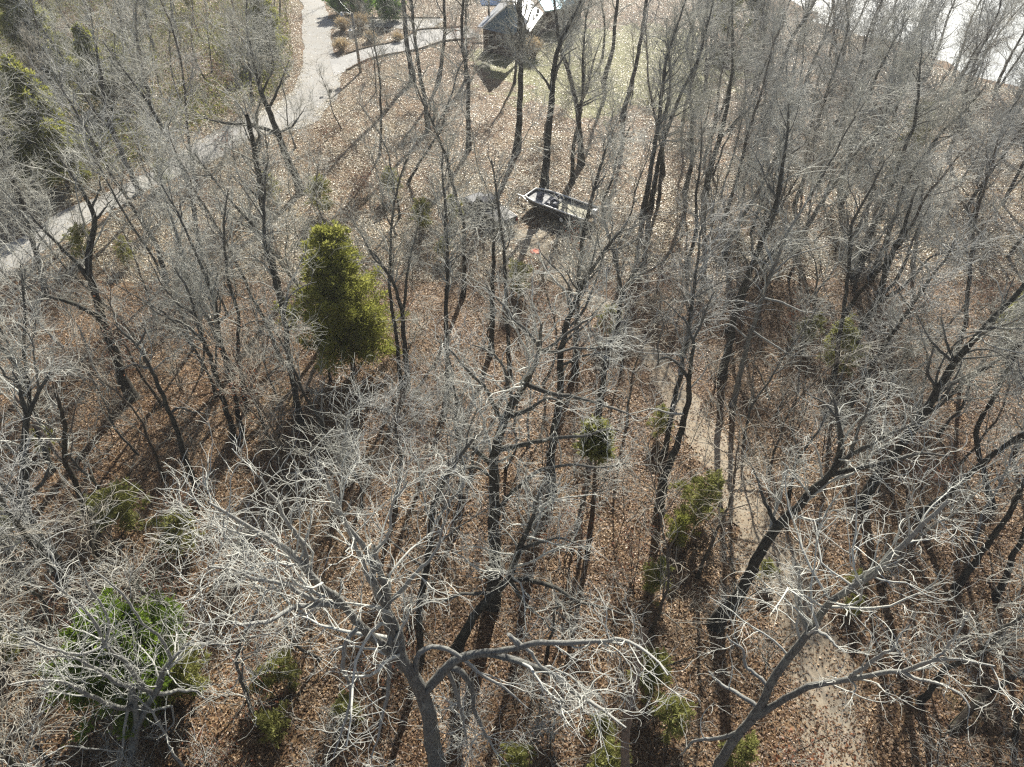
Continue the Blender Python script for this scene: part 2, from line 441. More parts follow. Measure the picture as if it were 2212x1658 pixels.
dv2, d2A, d2B = ribbon('driveway_loop', [(700, 48), (742, 44), (790, 40), (850, 42), (905, 40), (960, 38)], [(708, 68), (745, 64), (790, 58), (845, 57), (890, 66), (930, 64)], ASPH, .06, 5, .03, 60)
tag(dv2, 'upper arm of the asphalt driveway curving behind the planted island', 'driveway', kind='structure')
fp, fA, fB = ribbon('footpath', [(1095, 490), (1128, 540), (1175, 590), (1230, 640), (1290, 690), (1345, 740), (1390, 790), (1425, 850), (1465, 910), (1505, 980), (1545, 1060), (1590, 1150), (1630, 1240), (1665, 1330), (1690, 1420), (1715, 1530), (1730, 1700)],
    [(1180, 490), (1195, 530), (1230, 570), (1275, 620), (1340, 670), (1400, 720), (1450, 780), (1500, 850), (1550, 910), (1600, 980), (1650, 1060), (1700, 1150), (1745, 1240), (1785, 1330), (1825, 1420), (1870, 1530), (1905, 1700)], PATH, .05, 6, .35)
tag(fp, 'pale dirt track winding between the trees toward the bottom right', 'path', kind='structure')
def dist_poly(P, A):
    """distance of points P (n,2) to polyline A"""
    best = np.full(len(P), 1e9)
    for a, b_ in zip(A[:-1], A[1:]):
        ab = b_-a; t_ = np.clip(((P-a)@ab)/max(ab@ab, 1e-9), 0, 1)
        best = np.minimum(best, np.linalg.norm(P-(a+t_[:, None]*ab), axis=1))
    return best
road_mid = (rA+rB)/2; path_mid = (fA+fB)/2; drive_mid = (dA+dB)/2
road_w = np.linalg.norm(rA-rB, axis=1).mean()/2; path_w = np.linalg.norm(fA-fB, axis=1).mean()/2

# timber edging along the driveway
WOODM = plain('weathered_timber', (.12, .09, .06), .9, .2)
def edging(A, label, i0=6, i1=-2):
    mb = MB(); P = A[i0:i1:3]
    for a, b_ in zip(P[:-1], P[1:]):
        c = (a+b_)/2; L = np.linalg.norm(b_-a); rz = math.atan2(b_[1]-a[1], b_[0]-a[0])
        mb.box((c[0], c[1], ghs(*c)+.12), (L-.03, .2, .24), rz)
    tag(mb.build('timber_edging', WOODM, bevel=.015), label, 'edging', 'timber edging of the driveway')
edging(dA+np.array([0, .25]), 'dark timber edging on the island side of the driveway')
edging(dB-np.array([0, .25]), 'dark timber edging along the near side of the driveway')
edging(d2A+np.array([0, .2]), 'dark timber edging behind the upper arm of the driveway')

# ------------------------------------------------------------------ loose leaves on the ground
def leaves(n, size, seed, name, mat, ylo, yhi, label, tmul=1.0):
    g = np.random.default_rng(seed)
    # sample in the view's footprint plus a margin
    y = ylo+(yhi-ylo)*g.random(n)
    hw = 16+y*.66
    x = (g.random(n)*2-1)*hw
    P = np.c_[x, y]
    keep = x < shore_x(y)-2
    dr = dist_poly(P, road_mid); keep &= (dr > road_w*.9) | (g.random(n) < .05+.25*np.clip(dr-road_w*.4, 0, 1))
    dp = dist_poly(P, path_mid); keep &= g.random(n) < np.clip(.30+.7*((dp-path_w*.25)/(path_w*1.0)), .28, 1)+.25*np.sin(x*1.7)*np.sin(y*1.3+x)*(dp < path_w)
    dd = dist_poly(P, drive_mid); keep &= (dd > 2.0) | (g.random(n) < .08)
    lawn = ((x-.4*30)/30)**2*0+(((x-12)/30)**2+((y-94.5)/31)**2)
    keep &= (lawn > 1.0) | (g.random(n) < .45+.3*lawn)
    # leaves gather in drifts
    dr_ = np.sin(x*.9+np.sin(y*.7)*1.7)*np.sin(y*1.1+np.sin(x*.6)*1.9)+.6*np.sin(x*2.3+y*1.7)
    keep &= g.random(n) < .70+.30*dr_
    x, y = x[keep], y[keep]; n = len(x)
    z = gh(x, y)+.03+g.random(n)*.07
    c = np.stack([x, y, z], 1)
    nrm = norm(np.c_[g.normal(size=(n, 2))*.34, np.ones(n)])
    a = norm(np.cross(nrm, norm(g.normal(size=(n, 3))))); b_ = np.cross(nrm, a)
    L = size*g.uniform(.6, 1.3, n)[:, None]; W = L*g.uniform(.45, .75, (n, 1))
    curl = nrm*L*g.uniform(-.05, .28, (n, 1))
    V = np.stack([c-a*L*.5+curl, c-b_*W*.5, c+a*L*.5+curl, c+b_*W*.5], 1).reshape(-1, 3)
    tone = np.clip(.50+.21*g.normal(size=n)+.14*np.sin(x*.35+1+np.sin(y*.5))*np.sin(y*.28+np.sin(x*.4))+.07*np.sin(x*1.3+y*.9), 0, 1)
    F = np.arange(n*4).reshape(n, 4)
    o = mk(name, V, F, mat, smooth=False, tone=np.repeat(tone, 4))
    return tag(o, label, 'leaves', kind='stuff')
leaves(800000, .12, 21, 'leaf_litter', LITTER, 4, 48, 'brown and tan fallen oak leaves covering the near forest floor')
leaves(1300000, .14, 22, 'leaf_litter', LITTER_GLITTER, 46, 128, 'fallen leaves on the far clearing and yard, sun glitter painted into their colour')

# ------------------------------------------------------------------ traced trees
T = traced
great = T([(945, 1690), (930, 1573), (923, 1540), (903, 1490), (883, 1450), (863, 1430), (850, 1380), (830, 1320), (822, 1250), (808, 1180)],
  [(.15, [(863, 1430), (837, 1406), (803, 1373), (777, 1353), (737, 1306), (717, 1290), (667, 1250), (633, 1200), (600, 1173), (560, 1150), (500, 1120), (450, 1085)]),
   (.12, [(866, 1425), (870, 1406), (860, 1356), (823, 1306), (810, 1266), (803, 1206), (770, 1156), (737, 1113), (700, 1040), (690, 990)]),
   (.17, [(923, 1500), (943, 1466), (963, 1446), (985, 1425), (1017, 1413), (1083, 1416), (1147, 1440), (1203, 1463), (1237, 1500), (1287, 1526), (1353, 1573)]),
   (.12, [(1017, 1413), (1060, 1405), (1103, 1406), (1167, 1390), (1257, 1393), (1340, 1383), (1387, 1400), (1420, 1426), (1443, 1460)]),
   (.12, [(1050, 1345), (1097, 1370), (1137, 1406), (1170, 1446), (1213, 1466), (1260, 1510)]),
   (.10, [(850, 1385), (837, 1360), (847, 1406), (843, 1490), (833, 1540), (813, 1606), (800, 1640)]),
   (.11, [(963, 1446), (990, 1440), (1020, 1490), (1020, 1523), (1043, 1580), (1067, 1623), (1100, 1656)]),
   (.08, [(953, 1440), (977, 1466), (990, 1526), (1003, 1553), (1010, 1620)]),
   (.10, [(903, 1460), (903, 1413), (937, 1396), (983, 1403), (1023, 1433), (1057, 1460), (1097, 1486), (1140, 1530)]),
   (.09, [(737, 1306), (693, 1300), (640, 1310), (590, 1340), (540, 1350), (500, 1345)]),
   (.09, [(717, 1290), (667, 1292), (620, 1265), (560, 1262), (510, 1230), (450, 1225)]),
   (.08, [(667, 1250), (650, 1180), (610, 1130), (590, 1080), (560, 1030)]),
   (.08, [(823, 1306), (790, 1240), (770, 1190), (740, 1130), (725, 1070)]),
   (.07, [(777, 1353), (745, 1380), (740, 1440), (760, 1500), (740, 1580), (720, 1640)]),
   (.07, [(830, 1320), (870, 1270), (900, 1230), (940, 1190), (960, 1130)]),
   (.07, [(803, 1206), (840, 1150), (850, 1090), (880, 1040)])],
  r=.37, seed=1, twig=2, bark=2, q=1.0, ext=False, hmax=23,
  label='great spreading pale oak with a thick dark trunk rising at the bottom edge')
botleft = T([(286, 1690), (297, 1600), (300, 1563), (320, 1523), (337, 1500), (347, 1476), (353, 1446), (373, 1420), (400, 1396), (427, 1376)],
  [(.11, [(335, 1502), (320, 1496), (293, 1466), (267, 1426), (227, 1403), (210, 1353), (187, 1326), (160, 1300), (120, 1270), (95, 1240)]),
   (.10, [(227, 1403), (193, 1410), (153, 1413), (113, 1406), (67, 1386), (5, 1350)]),
   (.10, [(335, 1495), (300, 1483), (260, 1480), (227, 1460), (187, 1433), (143, 1416), (90, 1420)]),
   (.11, [(318, 1528), (273, 1530), (233, 1520), (187, 1500), (140, 1470), (67, 1466), (20, 1480)]),
   (.11, [(300, 1565), (290, 1473), (287, 1526), (273, 1560), (267, 1606), (258, 1660)]),
   (.07, [(273, 1615), (200, 1622), (140, 1612), (90, 1640), (50, 1655)]),
   (.09, [(340, 1496), (390, 1494), (427, 1493), (440, 1510)]),
   (.07, [(400, 1396), (440, 1390), (480, 1393), (520, 1390)]),
   (.08, [(373, 1420), (350, 1380), (300, 1350), (270, 1300), (230, 1260), (200, 1230)]),
   (.08, [(227, 1403), (240, 1340), (215, 1290), (190, 1250), (170, 1210)]),
   (.06, [(320, 1535), (370, 1520), (375, 1560), (340, 1600)])],
  r=.21, seed=2, twig=2, bark=2, q=.85, ext=False, hmax=20,
  label='pale crooked tree spreading its twigs leftward over the round green cedar')
botright = T([(1530, 1700), (1585, 1600), (1625, 1548), (1635, 1533), (1655, 1490), (1675, 1446), (1708, 1406), (1735, 1366), (1758, 1340), (1775, 1306), (1802, 1280), (1835, 1263), (1875, 1250), (1912, 1220), (1935, 1190), (1975, 1150), (2008, 1113), (2050, 1080)],
  [(.15, [(1625, 1553), (1708, 1506), (1758, 1483), (1815, 1472), (1858, 1472), (1892, 1453), (1952, 1459), (1992, 1436), (2035, 1416), (2098, 1429), (2150, 1440)]),
   (.11, [(1835, 1467), (1870, 1436), (1930, 1403), (1940, 1370), (1965, 1350)]),
   (.10, [(2005, 1430), (2030, 1410), (2050, 1380), (2075, 1350), (2090, 1330)]),
   (.09, [(1952, 1459), (2000, 1475), (2050, 1485), (2080, 1505), (2095, 1530)]),
   (.09, [(1802, 1280), (1840, 1262), (1865, 1240), (1900, 1225)]),
   (.08, [(1735, 1366), (1722, 1320), (1725, 1270), (1728, 1230)]),
   (.07, [(1745, 1363), (1780, 1368), (1810, 1390), (1830, 1410)]),
   (.09, [(1600, 1575), (1560, 1590), (1500, 1600), (1470, 1630)]),
   (.09, [(1635, 1533), (1600, 1500), (1560, 1480), (1530, 1450)]),
   (.07, [(1655, 1490), (1610, 1440), (1600, 1400), (1570, 1370)])],
  r=.19, seed=3, twig=2, bark=2, q=.8, ext=False, hmax=21,
  label='pale tree at the bottom right sending two long limbs over the dirt track')
central = T([(1063, 1300), (1070, 1223), (1070, 1106), (1067, 1000), (1083, 936), (1113, 880), (1133, 836), (1153, 800), (1167, 766), (1167, 740), (1170, 700)],
  [(.13, [(1167, 766), (1160, 735), (1137, 713), (1107, 690), (1087, 653), (1050, 620)]),
   (.13, [(1165, 772), (1203, 740), (1243, 710), (1280, 690), (1310, 650)]),
   (.14, [(1133, 836), (1183, 850), (1237, 860), (1287, 873), (1337, 886), (1375, 905)]),
   (.12, [(1083, 936), (1087, 906), (1137, 896), (1183, 863), (1230, 870)]),
   (.13, [(1087, 915), (1063, 870), (1047, 836), (1020, 813), (977, 760), (943, 736)]),
   (.12, [(1070, 1010), (1050, 993), (1020, 963), (997, 946), (953, 936)]),
   (.11, [(1075, 975), (1157, 950), (1203, 946), (1270, 943), (1303, 926), (1340, 930)]),
   (.10, [(1167, 766), (1205, 760), (1240, 752), (1290, 755), (1320, 735)]),
   (.10, [(1070, 1106), (1110, 1060), (1170, 1010), (1230, 1000), (1300, 1010), (1360, 1000)]),
   (.08, [(1068, 1040), (1030, 1010), (990, 1020), (950, 1000)]),
   (.08, [(1113, 880), (1100, 830), (1090, 790), (1060, 760), (1020, 745)])],
  r=.34, seed=4, twig=2, bark=0, q=1.05, ext=False, hmax=23,
  label='tall dark oak in the middle with a wide crown just below the dirt track bend')
T([(985, 1400), (1020, 1330), (1060, 1290), (1095, 1262), (1120, 1190), (1150, 1120), (1170, 1060)],
  [(.12, [(1095, 1262), (1137, 1246), (1203, 1266), (1253, 1300), (1303, 1310), (1360, 1330)]),
   (.09, [(1100, 1262), (1130, 1300), (1170, 1340), (1210, 1380)]),
   (.09, [(1120, 1190), (1160, 1170), (1210, 1160), (1260, 1180)]),
   (.09, [(1060, 1290), (1000, 1280), (950, 1300), (910, 1290)])],
  r=.24, seed=5, twig=2, bark=0, ext=False, label='leaning grey tree between the great bottom oak and the central oak')
T([(907, 1430), (903, 1306), (913, 1240), (917, 1206), (930, 1120)], r=.17, H=17, seed=6, bark=0)
hooked = T([(1425, 1105), (1437, 1020), (1463, 936), (1480, 870), (1478, 813), (1485, 786), (1495, 740), (1488, 700), (1475, 683)],
  [(.10, [(1479, 820), (1463, 786), (1443, 770), (1425, 775), (1417, 795)]),
   (.07, [(1495, 740), (1520, 700), (1530, 660), (1545, 630)]),
   (.07, [(1488, 700), (1460, 670), (1440, 650), (1420, 655)]),
   (.06, [(1425, 778), (1420, 740), (1430, 700), (1422, 670)])],
  r=.24, seed=7, q=.55, ext=False, bark=0, label='black trunked tree with a hooked limb standing alone by the dirt track')
snag = T([(1348, 1700), (1360, 1540), (1370, 1456), (1384, 1383), (1392, 1350)], [(.05, [(1372, 1450), (1385, 1440), (1392, 1425)]), (.04, [(1384, 1390), (1395, 1375), (1400, 1360)])],
  r=.19, rt=.09, seed=8, crown=False, bark=9, ext=False, name='dead_snag', label='brown peeled dead trunk without a crown at the bottom right of the great oak', group=None)
# right side, crossing limbs
T([(1545, 1350), (1585, 1300), (1620, 1250), (1660, 1180), (1690, 1130), (1722, 1096), (1758, 1053), (1800, 1020), (1815, 1010), (1814, 950), (1812, 900), (1800, 860)],
  [(.13, [(1800, 1020), (1830, 1013), (1880, 1010), (1940, 990), (2000, 980), (2060, 985)]),
   (.12, [(1805, 1015), (1840, 980), (1880, 965), (1950, 925), (2010, 900)]),
   (.09, [(1812, 900), (1790, 880), (1760, 860), (1740, 850)]),
   (.10, [(1690, 1130), (1650, 1090), (1640, 1040), (1620, 1000)]),
   (.09, [(1840, 980), (1850, 940), (1870, 900), (1880, 860)])],
  r=.31, seed=9, twig=2, bark=0, ext=False, label='thick leaning dark tree whose crossing limbs fan out right of the dirt track')
T([(2062, 1275), (2108, 1200), (2142, 1150), (2175, 1106), (2212, 1040), (2240, 990)], r=.16, H=14, seed=10, q=.5, label='thin dark bent trunk at the right edge above a dry brown patch')
T([(1980, 1120), (2020, 1086), (2075, 1040), (2128, 993), (2205, 950), (2260, 920)], r=.17, H=15, seed=11)
T([(2150, 1100), (2115, 990), (2105, 920), (2130, 880), (2160, 830)], r=.16, H=16, seed=12)
T([(1860, 1090), (1900, 1020), (1945, 970), (1968, 935), (1995, 900), (2030, 850), (2060, 790)], r=.28, H=18, seed=13)
T([(2150, 1290), (2180, 1240), (2212, 1180), (2240, 1120)], r=.15, H=13, seed=14)
T([(1583, 870), (1617, 733), (1640, 660), (1660, 600), (1683, 550), (1700, 500), (1740, 440)],
  [(.07, [(1640, 660), (1600, 650), (1560, 650), (1530, 640)]), (.07, [(1665, 598), (1700, 560), (1740, 545), (1790, 530)]),
   (.07, [(1655, 640), (1690, 655), (1730, 675), (1790, 680)]), (.07, [(1625, 715), (1680, 750), (1710, 770), (1780, 770)]),
   (.06, [(1620, 730), (1580, 700), (1540, 710), (1500, 730)])],
  r=.18, seed=15, twig=2, bark=2, q=.7, ext=False, label='slender pale barked tree with wide bare side limbs right of the hooked tree')
T([(1562, 810), (1585, 690), (1607, 620), (1630, 553), (1650, 500), (1675, 430)], r=.24, H=18, seed=16)
T([(1803, 815), (1818, 693), (1830, 620), (1835, 553), (1840, 480)], r=.16, H=15, seed=17, q=.7)
lean = T([(1845, 735), (1875, 693), (1902, 646), (1912, 610), (1932, 553), (1960, 480), (1985, 400)],
  [(.13, [(1905, 640), (1930, 615), (1950, 580), (1965, 540), (2010, 440)]), (.14, [(1895, 655), (1942, 626), (1982, 586), (2008, 556), (2045, 545), (2095, 540)]),
   (.1, [(1912, 610), (1915, 540), (1930, 470), (1950, 400)])],
  r=.27, seed=18, ext=False, near=False, label='dark tree leaning right and splitting into a fan of stems below the lake')
T([(1290, 920), (1297, 853), (1303, 803), (1310, 760), (1333, 720), (1350, 636), (1367, 600), (1400, 555)], [(.09, [(1350, 640), (1335, 590), (1325, 550), (1310, 500)]), (.09, [(1367, 600), (1400, 590), (1440, 560), (1480, 500)]), (.08, [(1310, 760), (1280, 720), (1260, 680)])], r=.22, seed=19, ext=False)
T([(1190, 1070), (1197, 1000), (1203, 950), (1213, 886), (1217, 806), (1217, 753), (1228, 700)], r=.25, H=18, seed=20)
T([(1243, 810), (1247, 686), (1250, 600), (1257, 553), (1270, 477), (1287, 400)], r=.20, H=17, seed=21, near=False)
T([(1103, 820), (1097, 700), (1092, 620)], r=.15, H=16, seed=22)
T([(1062, 765), (1063, 653), (1063, 560), (1067, 500), (1064, 447)], [(.1, [(1064, 450), (1047, 400), (1027, 350), (1020, 283), (1000, 240)]), (.1, [(1064, 450), (1073, 400), (1097, 350), (1123, 313), (1150, 270)])], r=.20, seed=23, ext=False, near=False,
  label='forked grey tree whose trunk stands in front of the parked pickup truck')
T([(963, 883), (970, 753), (970, 653), (973, 553)], r=.17, H=17, seed=24)
T([(1000, 640), (1003, 580), (1005, 480)], r=.17, H=17, seed=25, near=False)
T([(880, 838), (873, 720), (870, 670), (850, 603), (827, 570), (800, 540)], [(.1, [(873, 680), (877, 640), (880, 600), (890, 540), (905, 470)]), (.09, [(850, 603), (810, 560), (775, 500), (750, 460)])], r=.19, seed=26, ext=False, near=True)
T([(868, 835), (860, 760), (850, 690)], r=.13, H=16, seed=27)
# left side
T([(143, 1258), (100, 1187), (67, 1140), (50, 1105), (50, 1073), (53, 1036), (53, 953), (58, 906), (43, 846), (27, 803)],
  [(.2, [(50, 1105), (33, 1085), (20, 1066), (0, 1046), (-40, 1020)]), (.10, [(58, 906), (83, 846), (110, 800), (150, 795), (175, 800)]), (.05, [(83, 846), (75, 790), (70, 740), (40, 700)]),
   (.08, [(53, 1000), (20, 960), (-10, 940)]), (.07, [(43, 846), (10, 800), (-20, 760)]), (.09, [(50, 1073), (90, 1050), (110, 1010), (100, 960)])],
  r=.34, seed=30, twig=2, q=.9, ext=False, label='thick dark forked trunk with pale dead limbs at the left edge')
T([(213, 1205), (190, 1130), (163, 1036), (143, 997), (143, 920), (130, 880), (120, 850)], r=.15, rt=.08, seed=31, q=.25, ext=False, bark=1, label='broken topped grey trunk right of the forked trunk at the left edge')
T([(423, 1050), (400, 1000), (383, 953), (363, 900), (343, 846), (323, 800), (300, 753), (247, 700)], r=.17, seed=32, ext=False, H=16, q=.9,
  limbs=[(.07, [(323, 800), (290, 790), (260, 800)]), (.07, [(363, 900), (390, 880), (420, 890), (460, 900)]), (.06, [(300, 753), (310, 720), (300, 690)])], label='slim dark trunk leaning left with its foot in open leaves')
T([(507, 950), (483, 870), (457, 806), (433, 740), (420, 680), (400, 620), (377, 580)], [(.07, [(433, 740), (400, 700), (350, 680), (310, 650)]), (.07, [(457, 806), (470, 730), (465, 650), (470, 590)]), (.07, [(420, 680), (390, 660), (340, 600), (320, 560)])], r=.17, seed=33, q=1.1, ext=False,
  label='grey tree with stems fanning upward left of the slim pair of trunks')
T([(523, 940), (507, 853), (487, 786), (473, 733), (467, 653)], r=.15, H=16, seed=34)
T([(535, 885), (523, 843), (510, 760), (515, 680)], r=.13, H=15, seed=35)
T([(650, 925), (640, 853), (630, 803), (620, 736), (617, 693)], r=.20, H=17, seed=36)
T([(610, 655), (597, 603), (583, 553), (570, 500)], r=.22, rt=.12, H=15, seed=37, near=False, q=.6)
T([(288, 863), (263, 820), (247, 753), (230, 713), (213, 663), (200, 620), (190, 590), (193, 550), (207, 480), (200, 450), (180, 417), (153, 377), (127, 340)],
  [(.17, [(225, 705), (213, 686), (187, 673), (160, 660), (127, 650), (97, 643), (67, 630), (50, 613), (37, 580)]),
   (.14, [(195, 610), (193, 603), (173, 573), (150, 550), (110, 513), (80, 483), (53, 447)]),
   (.08, [(207, 480), (225, 460), (242, 432)]), (.07, [(200, 450), (215, 410), (213, 370)])],
  r=.33, seed=38, bark=0, q=.7, ext=False, near=True, label='big dark trunk with long crooked left limbs below the gravel road')
T([(653, 420), (623, 347), (603, 293), (583, 240), (567, 207), (547, 127), (533, 60)],
  [(.2, [(612, 310), (597, 287), (547, 270), (493, 267), (443, 257), (410, 233)]), (.13, [(583, 240), (600, 190), (625, 130)]), (.1, [(567, 207), (590, 150), (580, 80)]), (.1, [(600, 285), (630, 275), (660, 230)])],
  r=.38, seed=39, near=False, ext=False, label='stout black oak with a long level limb in front of the gravel road')
T([(303, 418), (277, 362), (258, 318), (240, 283), (233, 257), (223, 207), (217, 157), (203, 83), (195, 20)], [(.14, [(240, 283), (213, 253), (190, 220), (167, 170), (147, 143)]), (.06, [(190, 220), (160, 210), (125, 205)]), (.05, [(203, 83), (170, 60), (140, 60)])], r=.26, seed=40, near=False, ext=False, twig=2,
  label='forked tree with a whitish top on the far left beyond the gravel road')
T([(352, 405), (333, 300), (327, 233), (318, 180)], r=.22, H=17, seed=41, near=False)
T([(560, 420), (555, 353), (563, 300), (553, 250), (570, 200)], [(.1, [(552, 345), (533, 287), (520, 247), (500, 200)])], r=.20, seed=42, ext=False, near=False)
T([(432, 560), (420, 467), (413, 417), (400, 377), (377, 320), (363, 293)], r=.21, H=17, seed=43, near=False)
T([(100, 640), (80, 560), (60, 480), (35, 400)], r=.2, H=17, seed=44, near=False)
# middle distance
T([(893, 180), (880, 100), (874, 33), (870, -20)], r=.33, H=20, seed=45, near=False, q=.7)
T([(925, 280), (917, 200), (903, 100), (897, 50)], r=.24, H=18, seed=46, near=False, q=.8)
T([(947, 177), (957, 110), (963, 57)], r=.25, H=17, seed=47, near=False)
T([(1013, 325), (1013, 167), (1000, 100)], r=.25, H=18, seed=48, near=False)
T([(1117, 330), (1123, 233), (1125, 160)], r=.34, H=19, seed=49, near=False)
T([(1175, 416), (1183, 300), (1193, 200), (1203, 117)], [(.13, [(1193, 200), (1170, 160), (1150, 140)]), (.1, [(1203, 117), (1215, 70), (1240, 30)]), (.08, [(1195, 160), (1220, 120), (1250, 100)])], r=.37, seed=50, near=False, ext=True, H=18,
  label='stout dark trunk standing just behind the boat trailer')
T([(1256, 356), (1250, 235), (1230, 150), (1213, 110)], [(.16, [(1252, 245), (1270, 183), (1287, 117), (1303, 73)]), (.08, [(1250, 235), (1290, 215), (1320, 205)])], r=.30, seed=51, near=False, ext=True, H=18)
T([(1303, 178), (1327, 110), (1337, 0), (1340, -40)], r=.26, H=20, seed=52, near=False, q=.6)
T([(1345, 250), (1370, 160), (1387, 67), (1393, 0)], r=.26, H=20, seed=53, near=False, q=.6)
T([(1237, 395), (1237, 310), (1250, 250)], r=.2, H=16, seed=54, near=False)
T([(1390, 465), (1410, 333), (1423, 267), (1440, 130)], r=.24, H=18, seed=55, near=False)
T([(1405, 452), (1427, 333), (1447, 267), (1470, 207), (1500, 150)], r=.22, H=18, seed=56, near=False)
T([(1422, 440), (1430, 350), (1435, 260)], r=.15, H=15, seed=57, near=False)
T([(1340, 625), (1327, 547), (1307, 483), (1303, 433), (1320, 400)], r=.13, H=13, seed=58, near=False)
T([(1520, 433), (1538, 360), (1555, 300), (1575, 233), (1582, 167), (1582, 0)], [(.14, [(1555, 305), (1592, 260), (1625, 230), (1660, 190)])], r=.27, seed=59, near=False, ext=False, hmax=19, label='dark Y shaped tree on the open slope left of the lake thicket')
T([(1478, 420), (1495, 360), (1498, 300), (1495, 233), (1485, 200)], [(.1, [(1495, 350), (1515, 300), (1530, 240), (1540, 180)])], r=.20, H=17, seed=60, near=False)
T([(1650, 290), (1692, 133), (1708, 83), (1742, 33), (1760, 0)], r=.25, H=18, seed=61, near=False)
T([(1840, 600), (1865, 553), (1908, 443), (1935, 367), (1958, 317)], r=.22, H=17, seed=62, near=False)
T([(1880, 600), (1902, 553), (1955, 400)], r=.2, H=16, seed=63, near=False)
T([(1815, 423), (1838, 333), (1858, 283)], r=.2, H=16, seed=64, near=False)
T([(820, 336), (824, 233), (822, 150)], r=.13, H=13, seed=65, near=False)
T([(880, 400), (905, 355), (930, 320), (960, 280)], r=.13, H=12, seed=66, near=False)
N_TRACED = len(TREES)

# ------------------------------------------------------------------ variants that fill the wood
def variant(kind, seed):
    g = np.random.default_rng(seed)
    if kind == 'tall':
        H = g.uniform(11, 15.5); r = g.uniform(.10, .19)
        n = 6; P = [np.zeros(3)]; d = np.array([g.normal()*.1, g.normal()*.1, 1.])
        for k in range(n): d = norm(d+np.r_[g.normal(size=2)*.10, .1]); P.append(P[-1]+d*H/n)
        P[0][2] = -.3
        pts, _ = resample(P, 24, g, .05); rad = radii(24, r, .03, .75, True)
        sk = [(pts[None], rad[None])]
        sk.append(spawn(g, sk, .95, .40, 11, (.34, .55), (28, 58), .13, .07, .025, lk=29, rcap=r*.85))
        q, near = 1.0, False
    elif kind == 'mid':
        H = g.uniform(7, 11); r = g.uniform(.06, .10)
        n = 5; P = [np.array([0, 0, -.2])]; d = np.array([g.normal()*.15, g.normal()*.15, 1.])
        for k in range(n): d = norm(d+np.r_[g.normal(size=2)*.16, .1]); P.append(P[-1]+d*H/n)
        pts, _ = resample(P, 18, g, .04); rad = radii(18, r, .018, .8, True)
        sk = [(pts[None], rad[None])]
        sk.append(spawn(g, sk, 1.1, .25, 9, (.45, .7), (25, 50), .12, .07, .02, lk=32, rcap=r*.9))
        q, near = .7, False
    else:
        ns = g.integers(2, 6); sk = []
        for s in range(ns):
            H = g.uniform(2.0, 4.2); a = g.uniform(0, 6.28); d = np.array([math.cos(a)*.35, math.sin(a)*.35, 1.])
            pts, rad = grow(g, np.array([[d[0]*.2, d[1]*.2, -.1]]), d[None], np.array([H]), np.array([.028]), np.array([.01]), 9, .10, .05)
            sk.append((pts, rad))
        q, near = None, False
    return g, sk, q, near
BANK = {}
def make_variant(kind, seed, twig, bark, leaf=False):
    g, sk, q, near = variant(kind, seed)
    nm = {'tall': 'bare_tree', 'mid': 'understory_tree', 'sap': 'sapling'}[kind]
    root = empty(nm, (0, 0, 0))
    if kind == 'sap':
        V, F = join([tubes(p, r, 5) for p, r in sk]); mk('stems', V, F, BARK[bark], root)
        b1 = spawn(g, sk, 5.0, .15, 6, (.35, .6), (30, 60), .2, .06, .008, lk=40)
        b2 = spawn(g, [b1], 4.5, .15, 4, (.5, .8), (30, 60), .25, .06, .006, lk=38)
        V, F = join([tubes(*b1, 3), tubes(*b2, 3)]); mk('crown', V, F, TWIG[twig], root, tone=np.zeros(len(V)))
        tips = b2
    else:
        finish_tree(nm, root, g, sk, q, near, BARK[bark], TWIG[twig], 7)
        b1 = spawn(g, sk, 2.5, .2, 5, (.35, .6), (30, 60), .2, .0, .01, lk=36); tips = b1
    if leaf:
        P = tips[0][:, 1:].reshape(-1, 3); n = min(len(P), 1500); P = P[g.choice(len(P), n, replace=False)]+g.normal(size=(n, 3))*.12
        mk('leaves', *leafquads(g, P, .13), RUST_M, root, smooth=False, tone=np.repeat(np.clip(g.normal(.5, .25, n), 0, 1), 4))
    return root
def leafquads(g, P, s):
    n = len(P); a = norm(g.normal(size=(n, 3))); b_ = norm(np.cross(a, norm(g.normal(size=(n, 3)))))
    L = s*g.uniform(.6, 1.3, (n, 1))
    V = np.stack([P-a*L*.5, P-b_*L*.3, P+a*L*.5, P+b_*L*.3], 1).reshape(-1, 3)
    return V, np.arange(n*4).reshape(n, 4)
def copy_tree(o, loc, rz, sc):
    c = o.copy(); COL.objects.link(c); c.location = loc; c.rotation_euler = (0, 0, rz); c.scale = (sc, sc, sc)
    for ch in o.children:
        k = ch.copy(); COL.objects.link(k); k.parent = c
    return c
FILL = []       # (object, x, y, kind, adjective)
PROTECT = [(1060, 450, 52, 40), (1215, 452, 85, 42), (1157, 540, 26, 22), (1120, 35, 25, 15), (756, 90, 12, 40)]
def clear_of_view(x, y, h, keep=PROTECT):
    for z in np.linspace(1, h, 7):
        px, py = project(x, y, z)
        rr = (44 if h > 12 else 20) if z > h*.4 else 4
        for cx, cy, rx, ry in keep:
            if abs(px-cx) < rx+rr and abs(py-cy) < ry+rr: return False
    return True
